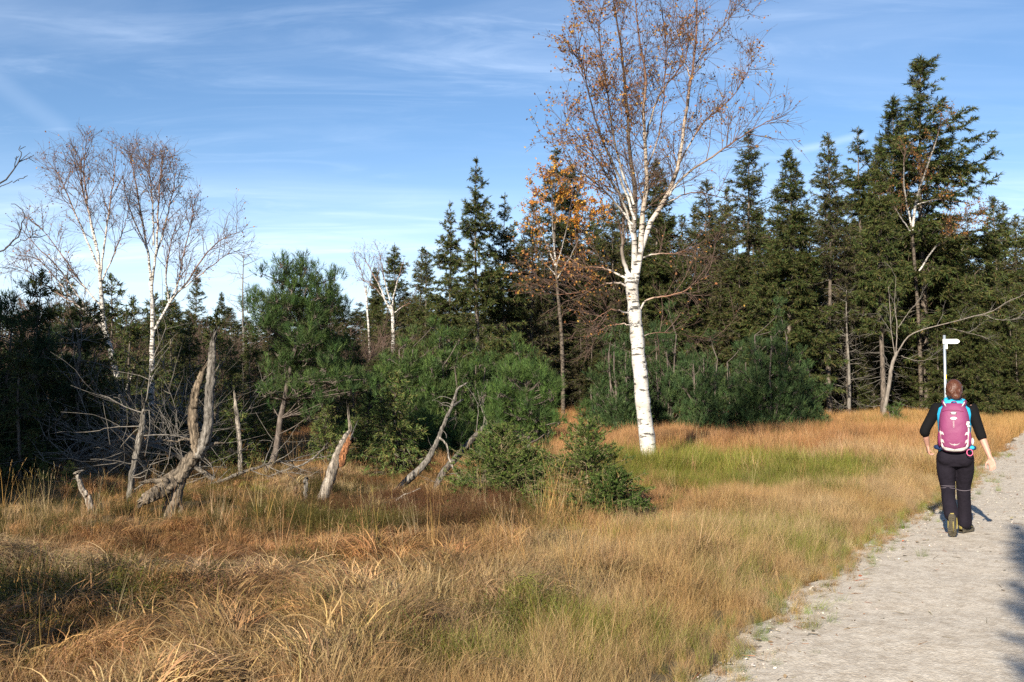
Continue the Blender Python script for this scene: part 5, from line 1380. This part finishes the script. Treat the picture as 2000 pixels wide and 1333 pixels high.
M['skin'] = plain_mat('skin', (.40, .215, .165), .55, .1, 25, spec=.4)
M['hair'] = plain_mat('auburn_hair', (.07, .024, .011), .42, .7, 55, bump=.5, spec=.4)
M['black_cloth'] = plain_mat('black_jersey', (.006, .006, .007), .9, .25, 60, bump=.25, spec=.08)
M['trousers'] = plain_mat('dark_trousers', (.011, .009, .014), .85, .35, 11, bump=1.0, spec=.1)
M['seam'] = plain_mat('grey_seam', (.13, .11, .13), .7, .1, 30)
M['turquoise'] = plain_mat('turquoise_cloth', (.02, .33, .60), .6, .18, 14, bump=.6)
M['magenta'] = plain_mat('magenta_nylon', (.17, .035, .098), .6, .10, 9, bump=.6, spec=.25)
M['magenta_dark'] = plain_mat('dark_magenta_nylon', (.15, .018, .07), .55, .15, 20, bump=.3)
M['pale_grey'] = plain_mat('pale_grey_nylon', (.52, .50, .48), .6, .12, 30, bump=.2)
M['shoe'] = plain_mat('shoe_mesh', (.055, .05, .045), .75, .4, 40, bump=.4)
M['sole'] = plain_mat('rubber_sole', (.075, .065, .045), .85, .3, 25, bump=.5)
M['shoe_yellow'] = plain_mat('yellow_trim', (.26, .21, .06), .7, .35, 40)
M['pink'] = plain_mat('pink_cord', (.72, .12, .26), .6, .1, 40)
M['navy'] = plain_mat('navy_cloth', (.012, .03, .09), .7, .2, 30)

PX, PY = (1862 - 1000) / FPX * 10.85, 10.85
person = thing('person', 'walking hiker with auburn hair, black sleeves and dark trousers on the gravel trail', 'person', (PX, PY, .03), R(-24.5), None, (.94, .97, 1.0))
def hand(mb, wrist, dirv, palm_n, size, curl, thumb_side):
    """palm, four unequal bent fingers and a thumb from the side of the palm"""
    d = norm(np.array(dirv, float)); n = norm(np.array(palm_n, float) - np.dot(palm_n, d) * d); s = np.cross(d, n) * thumb_side
    w = np.array(wrist, float); k = size
    for o in (-.030, -.010, .010, .030):
        limb_tube(mb, [w + s * o * .5 * k, w + d * .045 * k + s * o * .9 * k, w + d * .085 * k + s * o * k], [.014 * k, .0145 * k, .0125 * k], 10)
    for o, L in ((.032, .068), (.011, .078), (-.011, .072), (-.031, .056)):
        p = w + d * .085 * k + s * o * k; a = 0.0; pts = [p]
        for q_ in range(3):
            a += curl; p = p + (d * math.cos(a) + n * math.sin(a) + s * o * 1.5) * L * k / 3; pts.append(p)
        limb_tube(mb, pts, [.0098 * k, .0092 * k, .0085 * k, .0075 * k], 8)
    p0 = w + d * .025 * k + s * .026 * k
    limb_tube(mb, [p0, p0 + (d * .5 + s * .75 + n * .25) * .035 * k, p0 + (d * .85 + s * .65 + n * .5) * .062 * k, p0 + (d * 1.0 + s * .5 + n * .7) * .078 * k], [.0125 * k, .0115 * k, .0098 * k, .008 * k], 8)
J = dict(neck=(0, .0, 1.40), lsh=(-.185, -.005, 1.365), lel=(-.315, -.075, 1.125), lwr=(-.292, .03, .955), rsh=(.185, -.005, 1.36), rel=(.268, -.09, 1.105), rwr=(.362, -.16, .855),
         lhip=(-.095, 0, .86), lkn=(-.080, .02, .49), lan=(-.046, -.285, .27), rhip=(.095, 0, .86), rkn=(.082, .13, .50), ran=(.088, .21, .10))
J = {k: np.array(v) for k, v in J.items()}
body = MB()
ellipsoid(body, (0, .025, 1.565), (.074, .092, .107)); ellipsoid(body, (0, .055, 1.515), (.055, .065, .065))
limb_tube(body, [(0, -.005, 1.36), (0, .012, 1.48)], [.056, .050])
limb_tube(body, [(0, .112, 1.575), (0, .128, 1.548)], [.008, .013], 8)
for s in (-1, 1):
    ellipsoid(body, (s * .077, .02, 1.555), (.010, .02, .030), 8, 10)
loft(body, [(0, 0, .80, .15, .10), (0, 0, .90, .16, .11), (0, 0, 1.02, .13, .095), (0, .01, 1.20, .15, .11), (0, 0, 1.34, .16, .09), (0, 0, 1.42, .07, .06)])
for a, b_, c in (('lsh', 'lel', 'lwr'), ('rsh', 'rel', 'rwr')):
    limb_tube(body, [J[a], (J[a] + J[b_]) / 2, J[b_]], [.050, .045, .038]); limb_tube(body, [J[b_], (J[b_] * .55 + J[c] * .45), J[c]], [.038, .037, .024])
hand(body, J['lwr'], (.10, .25, -1), (.75, .2, .3), .98, .62, -1)
hand(body, J['rwr'], (.28, -.12, -1), (-.3, -1, .1), .95, .32, 1)
for a, b_, c in (('lhip', 'lkn', 'lan'), ('rhip', 'rkn', 'ran')):
    limb_tube(body, [J[a], J[b_]], [.075, .05]); limb_tube(body, [J[b_], J[c]], [.05, .035])
limb_tube(body, [J['lan'], (-.046, -.30, .17)], [.034, .026]); limb_tube(body, [J['ran'], (.12, .33, .05)], [.036, .03])
remesh(body, 'body', M['skin'], .008, 3, person)
# hair with a low knot
hair = MB()
ellipsoid(hair, (.002, .004, 1.572), (.093, .106, .112)); ellipsoid(hair, (0.006, -.045, 1.515), (.075, .055, .062)); ellipsoid(hair, (.020, -.110, 1.500), (.052, .040, .042)); ellipsoid(hair, (.01, -.05, 1.455), (.055, .04, .05))
rng = np.random.default_rng(9)
for k in range(34):
    a = rng.uniform(-2.9, -.2); z = rng.uniform(1.50, 1.64)
    p0 = np.array((.088 * np.cos(a), .02 + .095 * np.sin(a), z)); p2 = np.array((.015, -.09, 1.49)) + rng.normal(0, .012, 3)
    limb_tube(hair, [p0 * (1.0, 1.0, 1), (p0 + p2) / 2 + (.012 * np.cos(a), -.022, .0), p2], [.010, .011, .008], 6)
ho = remesh(hair, 'hair', M['hair'], .006, 3, person)
ws = MB()
for k in range(26):
    p = np.array((rng.uniform(.06, .088), rng.uniform(-.02, .05), rng.uniform(1.46, 1.56)))
    ws.tubes(grow(p[None], np.array([[.5, -.3, -.8]]) + rng.normal(0, .4, (1, 3)), np.array([rng.uniform(.04, .09)]), 6, -.12, .25, rng), taper(1, 6, .0018, .0006), 3)
tag(ws.build('loose_hair', M['hair'], ho), kind='stuff')
cp = MB(); limb_tube(cp, [(-.012, -.118, 1.498), (.018, -.122, 1.505), (.042, -.112, 1.496)], [.006, .009, .005], 8); cp.build('hair_clip', M['pale_grey'], ho)
# shirt
sh = MB()
loft(sh, [(0, 0, .93, .168, .122), (0, 0, 1.02, .150, .112), (0, .008, 1.20, .168, .122), (0, 0, 1.33, .175, .108), (0, 0, 1.40, .11, .085)])
for a, b_, c in (('lsh', 'lel', 'lwr'), ('rsh', 'rel', 'rwr')):
    e = J[b_] * .86 + J[c] * .14
    limb_tube(sh, [J[a] * (.9, 1, 1) + (0, 0, .005), J[a], (J[a] + J[b_]) / 2, J[b_], e], [.062, .066, .060, .056, .054])
remesh(sh, 'shirt', M['black_cloth'], .009, 4, person)
# vest and its bunched collar
ve = MB()
loft(ve, [(0, 0, .90, .185, .138), (0, 0, 1.02, .166, .126), (0, .008, 1.20, .182, .134), (0, -.012, 1.30, .196, .132), (0, -.012, 1.37, .178, .118), (0, 0, 1.42, .09, .08)])
remesh(ve, 'vest', M['turquoise'], .010, 5, person)
co = MB(); th = np.linspace(0, 2 * np.pi, 30)
ring = lambda r, z, w, ph: np.stack([r * np.cos(th) * (1 + .06 * np.sin(5 * th + ph)), -.012 + r * .82 * np.sin(th), z + .012 * np.sin(4 * th + ph) + .018 * np.sin(th)], 1)
for r, z, w, ph in ((.098, 1.418, .028, 0), (.090, 1.448, .026, 2), (.108, 1.405, .024, 4)): co.tubes(ring(r, z, w, ph), np.full(30, w) * (1 + .2 * np.sin(7 * th + ph)), 10)
ellipsoid(co, (-.04, -.105, 1.425), (.07, .035, .035)); ellipsoid(co, (.05, -.108, 1.42), (.06, .033, .033)); ellipsoid(co, (.0, -.12, 1.40), (.085, .03, .03))
remesh(co, 'collar', M['turquoise'], .008, 2, person)
# trousers
tr = MB()
loft(tr, [(0, -.004, .74, .155, .112), (0, -.012, .82, .183, .134), (0, -.008, .90, .178, .130), (0, 0, .965, .162, .120)])
ellipsoid(tr, (-.085, -.075, .835), (.098, .078, .095)); ellipsoid(tr, (.085, -.07, .835), (.105, .085, .10))
limb_tube(tr, [J['lhip'] + (0, 0, -.03), (-.098, .0, .68), J['lkn'], (-.075, -.12, .40), J['lan'] + (.0, .03, -.02)], [.108, .101, .078, .075, .078], 18)
limb_tube(tr, [J['rhip'] + (0, 0, -.03), (.098, .06, .68), J['rkn'], (.088, .175, .30), J['ran'] + (0, -.01, .02)], [.108, .101, .078, .074, .082], 18)
remesh(tr, 'trousers', M['trousers'], .011, 4, person)
sm = MB()
def legring(c, axis, r):
    a = norm(np.array(axis, float)); u = norm(np.cross(a, (0, 1, 0.0))); v = np.cross(a, u); th = np.linspace(0, 2 * np.pi, 30)
    return np.array(c) + r * (np.cos(th)[:, None] * u + np.sin(th)[:, None] * v)
for c, ax, r in (((-.081, .017, .525), (0, .05, 1), .0795), ((-.079, .01, .495), (0, .2, 1), .0795), ((.083, .125, .535), (0, -.15, 1), .0795), ((.083, .132, .49), (0, -.2, 1), .0795)):
    sm.tubes(legring(c, ax, r), np.full(30, .0032), 5)
tag(sm.build('knee_seam', M['seam'], person), kind='stuff')
bl = MB(); th = np.linspace(0, 2 * np.pi, 36)
for z in (.935, .95, .965): bl.tubes(np.stack([.180 * np.cos(th), .135 * np.sin(th), np.full(36, z)], 1), np.full(36, .013), 6)
bl.build('belt', M['black_cloth'], person)
# shoes
def shoe(M4, side):
    so = MB(); up = MB()
    prof = [(-.125, .026), (-.10, .034), (-.03, .030), (.03, .040), (.09, .046), (.14, .036), (.165, .014)]
    xs_ = np.linspace(-.125, .165, 26); hw = np.interp(xs_, [p[0] for p in prof], [p[1] for p in prof])
    low = np.stack([np.concatenate([hw, -hw[::-1]]), np.concatenate([xs_, xs_[::-1]])], 1); n = len(low)
    bend = lambda y: np.maximum(0, y - .06) * .45 if side < 0 else 0 * y
    v = np.concatenate([np.column_stack([low, bend(low[:, 1])]), np.column_stack([low * (1.06, 1.02), bend(low[:, 1]) + .028])])
    f = [(i, i + 1, n + i + 1) for i in range(n - 1)] + [(i, n + i + 1, n + i) for i in range(n - 1)]
    for b_ in (0, n):
        for i in range(25): f += [(b_ + i, b_ + n - 1 - i, b_ + n - 2 - i), (b_ + i, b_ + n - 2 - i, b_ + i + 1)]
    so.add(v, f)
    for yy in np.linspace(-.105, .13, 11):                       # tread lugs
        w = np.interp(yy, xs_, hw) * .82; z = float(bend(np.array(yy)))
        for s in (-1, 1): box(so, (min(s * w, s * .006), yy - .007, z - .007), (max(s * w, s * .006), yy + .007, z + .002))
    limb_tube(up, [(0, -.085, .055), (0, .0, .065), (0, .08, .048 + float(bend(np.array(.08)))), (0, .13, .04 + float(bend(np.array(.13))))], [.040, .042, .040, .028], 14)
    limb_tube(up, [(0, -.075, .05), (0, -.06, .115)], [.042, .044], 14)
    yl = MB()
    for s in (-1, 1):
        yl.tubes(np.array([(s * .044, -.08, .05), (s * .046, -.01, .075), (s * .045, .06, .05)]), np.array([.007, .008, .006]), 6)
    box(yl, (-.018, -.129, .035), (.018, -.118, .10)); box(yl, (.012, -.06, -.010), (.020, .07, -.006))
    for nm, mb_, mt in (('sole', so, 'sole'), ('upper', up, 'shoe'), ('trim', yl, 'shoe_yellow')):
        for q_ in range(len(mb_.V)):
            h_ = np.column_stack([mb_.V[q_], np.ones(len(mb_.V[q_]))]) @ np.array(M4).T; mb_.V[q_] = h_[:, :3]
    root = so.mesh('sole', M['sole'], False)
    o = up.build('shoe', M['shoe'], person)
    obj('sole', root, o); tag(yl.build('trim', M['shoe_yellow'], o), kind='stuff')
shoe(Matrix.Translation((-.042, -.315, .135)) @ Matrix.Rotation(R(-66), 4, 'X') @ Matrix.Rotation(R(6), 4, 'Y'), -1)
shoe(Matrix.Translation((.098, .27, .012)) @ Matrix.Rotation(R(-26), 4, 'Z'), 1)

# ------------------------------------------------------------------ rucksack (its own thing, worn on the back)
pack = thing('backpack', 'magenta hiking backpack with pale grey trim worn by the hiker', 'backpack', (PX, PY, .03), R(-24.5), None, (.94, .97, 1.0))
# half width and depth of the bag by height
PZs = np.array([.905, .925, .96, 1.02, 1.12, 1.22, 1.30, 1.36, 1.40, 1.425])
PWs = np.array([.095, .132, .150, .160, .166, .163, .152, .135, .112, .075])
PDs = np.array([.085, .115, .132, .142, .142, .132, .118, .098, .078, .050])
YB = -.125
def pack_y(x, z, off=0.0):
    w = np.interp(z, PZs, PWs); d = np.interp(z, PZs, PDs)
    u = np.clip(np.abs(np.asarray(x)) / w, 0, 1)
    return YB - d * (1 - u ** 3.4) ** (1 / 2.2) - off
bg = MB(); n, m = 60, 40
zz_ = np.linspace(PZs[0], PZs[-1], n); th = np.linspace(0, np.pi, m)
V = []
for z in zz_:
    w = np.interp(z, PZs, PWs); d = np.interp(z, PZs, PDs); c = np.cos(th)
    x = w * np.sign(c) * np.abs(c) ** .8
    V.append(np.stack([x, pack_y(x * .9999, z), np.full(m, z)], 1))
V = np.array(V).reshape(-1, 3); f = []
for i in range(n - 1):
    for j in range(m - 1):
        a = i * m + j; f += [(a, a + 1, a + m + 1), (a, a + m + 1, a + m)]
    f += [(i * m, (i + 1) * m, (i + 1) * m + m - 1), (i * m, (i + 1) * m + m - 1, i * m + m - 1)]
f += [(0, j + 1, j) for j in range(1, m - 1)] + [((n - 1) * m, (n - 1) * m + j, (n - 1) * m + j + 1) for j in range(1, m - 1)]
bg.add(V, f); bg.build('bag', M['magenta'], pack)
def patch(name, outline, mat, off=.004, parent=pack, res=14, kind=None):
    """thin panel following the bag: outline polygon in (x, z)"""
    P_ = np.array(outline, float); c = P_.mean(0); k = len(P_); mb = MB(); rings = np.linspace(0, 1, 7)
    dn = []
    for i in range(k):
        a, b_ = P_[i], P_[(i + 1) % k]; dn += [a + (b_ - a) * t_ for t_ in np.linspace(0, 1, 5)[:-1]]
    dn = np.array(dn); nn = len(dn); vv = []
    for r_ in rings:
        q_ = c + (dn - c) * max(r_, .001); vv.append(np.stack([q_[:, 0], pack_y(q_[:, 0], q_[:, 1], off), q_[:, 1]], 1))
    q_ = dn; vv.append(np.stack([q_[:, 0], pack_y(q_[:, 0], q_[:, 1], -.003), q_[:, 1]], 1))
    vv = np.array(vv).reshape(-1, 3); ff = []
    for i in range(7):
        for j in range(nn):
            a, b_ = i * nn + j, i * nn + (j + 1) % nn; ff += [(a, b_, b_ + nn), (a, b_ + nn, a + nn)]
    mb.add(vv, ff); o = mb.build(name, M[mat], parent)
    if kind: o['kind'] = kind
    return o
def oval(cx, cz, rx, rz, k=14): return [(cx + rx * math.cos(a), cz + rz * math.sin(a)) for a in np.arange(k) * 2 * math.pi / k]
def strip(name, pts, w, mat, off=.006, parent=pack, kind=None):
    p = resample([(x, 0, z) for x, z in pts], 30); xz = p[:, [0, 2]]; tg = norm(np.gradient(xz, axis=0)); nn = np.stack([-tg[:, 1], tg[:, 0]], 1)
    ww = np.interp(np.linspace(0, 1, 30), np.linspace(0, 1, len(w)), w)[:, None] if not isinstance(w, float) else w
    vv = []
    for s, o_ in ((-1, -.002), (-1, off), (1, off), (1, -.002)):
        q_ = xz + nn * ww * .5 * s; vv.append(np.stack([q_[:, 0], pack_y(q_[:, 0], q_[:, 1], o_), q_[:, 1]], 1))
    vv = np.stack(vv, 1).reshape(-1, 3); ff = []
    for i in range(29):
        for s in range(3): a = i * 4 + s; ff += [(a, a + 1, a + 5), (a, a + 5, a + 4)]
    mb = MB(); mb.add(vv, ff); o = mb.build(name, M[mat], parent)
    if kind: o['kind'] = kind
    return o
# front stretch pocket, bottom and side trim
strip('zip', [(-.125, 1.335), (-.06, 1.352), (.02, 1.350), (.10, 1.338)], .008, 'magenta_dark', .003)
strip('seam', [(-.148, 1.16), (-.135, 1.06), (-.105, .985), (-.05, .942), (.0, .932), (.05, .942), (.105, .985), (.135, 1.06), (.148, 1.16)], .008, 'magenta_dark', .003)
patch('base_panel', [(-.128, .965), (-.10, .955), (-.05, .935), (0, .928), (.05, .935), (.10, .955), (.128, .965), (.115, .935), (.07, .915), (0, .910), (-.07, .915), (-.115, .935)], 'pale_grey', .005)
for s in (-1, 1):
    strip('side_trim', [(s * .150, 1.13), (s * .148, 1.05), (s * .137, .99), (s * .118, .945)], [.008, .016, .020, .022], 'pale_grey', .004)
    patch('trim_patch', [(s * .145, 1.125), (s * .120, 1.118), (s * .108, 1.085), (s * .128, 1.098), (s * .140, 1.085)], 'pale_grey', .005)
    patch('trim_patch', [(s * .140, 1.045), (s * .118, 1.035), (s * .106, 1.000), (s * .124, 1.012), (s * .134, 1.0)], 'pale_grey', .005)
strip('compression_strap', [(.150, 1.215), (.149, 1.13), (.146, 1.05), (.135, .965)], .016, 'pale_grey', .010)
bk = MB()
for (x, z) in ((.140, 1.205), (.150, 1.185), (.145, 1.225)): box(bk, (x - .016, float(pack_y(x * .95, z)) - .022, z - .010), (x + .014, float(pack_y(x * .95, z)) - .004, z + .008))
tag(bk.build('buckle', M['pale_grey'], pack, False), kind='stuff')
b1 = patch('badge', oval(-.006, 1.322, .034, .017), 'black_paint', .005)
patch('badge_rim', oval(-.006, 1.326, .030, .006), 'pale_grey', .0075, b1); patch('badge_rim', oval(-.006, 1.313, .026, .0035), 'pale_grey', .0075, b1)
b2 = patch('label_patch', oval(-.004, 1.265, .036, .016), 'pale_grey', .005)
for (x, z, rx, rz) in ((.0, 1.268, .016, .0045), (.022, 1.259, .004, .004), (-.022, 1.268, .003, .006)): patch('label_hole', oval(x, z, rx, rz, 8), 'magenta', .0075, b2)
# vertical lettering and wing emblem
def letters(x, z0, h, w, off):
    mb = MB(); strokes = {'O': [((0, 0), (0, 1)), ((0, 1), (1, 1)), ((1, 1), (1, 0)), ((1, 0), (0, 0))], 'S': [((1, 1), (0, 1)), ((0, 1), (0, .5)), ((0, .5), (1, .5)), ((1, .5), (1, 0)), ((1, 0), (0, 0))], 'P': [((0, 0), (0, 1)), ((0, 1), (1, 1)), ((1, 1), (1, .5)), ((1, .5), (0, .5))], 'R': [((0, 0), (0, 1)), ((0, 1), (1, 1)), ((1, 1), (1, .5)), ((1, .5), (0, .5)), ((.4, .5), (1, 0))], 'E': [((1, 1), (0, 1)), ((0, 1), (0, 0)), ((0, 0), (1, 0)), ((0, .5), (.8, .5))], 'Y': [((0, 1), (.5, .5)), ((1, 1), (.5, .5)), ((.5, .5), (.5, 0))]}
    for k, ch in enumerate('OSPREY'):
        for (a, b_) in strokes[ch]:
            q_ = []
            for (u, v) in (a, b_):                 # letters run down the bag
                X = x - w / 2 + v * w; Zz = z0 - (k + u * .72) * h; q_.append((X, float(pack_y(X, Zz, off)), Zz))
            mb.tubes(np.array(q_), np.array([.0011, .0011]), 4)
    tag(mb.build('lettering', M['pale_grey'], pack), kind='stuff')
letters(-.006, 1.238, .013, .012, .002)
wing = MB()
for s in (-1, 1):
    for (a, b_, c) in (((.004, .990), (.030, .992), (.058, 1.008)), ((.004, .984), (.024, .984), (.044, .994)), ((.0, .998), (.003, .985), (.002, .972))):
        pts = resample([(s * x, 0, z) for x, z in (a, b_, c)], 8); pts[:, 1] = pack_y(pts[:, 0], pts[:, 2], .002)
        wing.tubes(pts, np.linspace(.0026, .001, 8), 5)
tag(wing.build('emblem', M['pale_grey'], pack), kind='stuff')
# shoulder straps, haul loop, hip belt, side pockets, cord loop
for s in (-1, 1):
    st = MB(); pts = resample([(s * .10, -.13, 1.405), (s * .115, -.06, 1.435), (s * .118, .05, 1.42), (s * .125, .125, 1.32), (s * .14, .14, 1.18), (s * .165, .06, 1.02), (s * .16, -.10, .97)], 30)
    st.tubes(pts, np.full(30, .020), 8, cap=True); st.build('shoulder_strap', M['magenta_dark'], pack)
    lo_ = MB(); lo_.tubes(resample([(s * .085, -.20, 1.395), (s * .105, -.15, 1.425), (s * .11, -.09, 1.438)], 10), np.full(10, .007), 6); lo_.build('load_strap', M['pale_grey'], pack)
    hb = MB(); pts = resample([(s * .10, -.15, .945), (s * .18, -.10, .945), (s * .205, 0, .945), (s * .17, .12, .945)], 20)
    hb.tubes(pts, np.linspace(.030, .018, 20), 8, cap=True); hb.build('hip_belt', M['navy'], pack)
    pk_ = MB(); ellipsoid(pk_, (s * .158, -.17, 1.04), (.022, .07, .085), 10, 14); pk_.build('side_pocket', M['magenta_dark'] if s < 0 else M['magenta'], pack)
ex = MB(); ellipsoid(ex, (.185, -.185, 1.02), (.018, .03, .040), 10, 12); ex.build('side_bundle', M['pale_grey'], pack)
ex = MB(); ellipsoid(ex, (.178, -.18, .955), (.028, .03, .022), 10, 12); ex.build('side_cloth', M['turquoise'], pack)
hl = MB(); hl.tubes(resample([(-.03, -.15, 1.41), (-.02, -.165, 1.44), (.02, -.165, 1.44), (.03, -.15, 1.41)], 14), np.full(14, .006), 6); hl.build('haul_loop', M['magenta_dark'], pack)
cl = MB(); th = np.linspace(0, 2 * np.pi, 26); cl.tubes(np.stack([.155 + .030 * np.cos(th), -.215 + .004 * np.sin(3 * th), .905 + .034 * np.sin(th)], 1), np.full(26, .0042), 6); cl.build('cord_loop', M['pink'], pack)
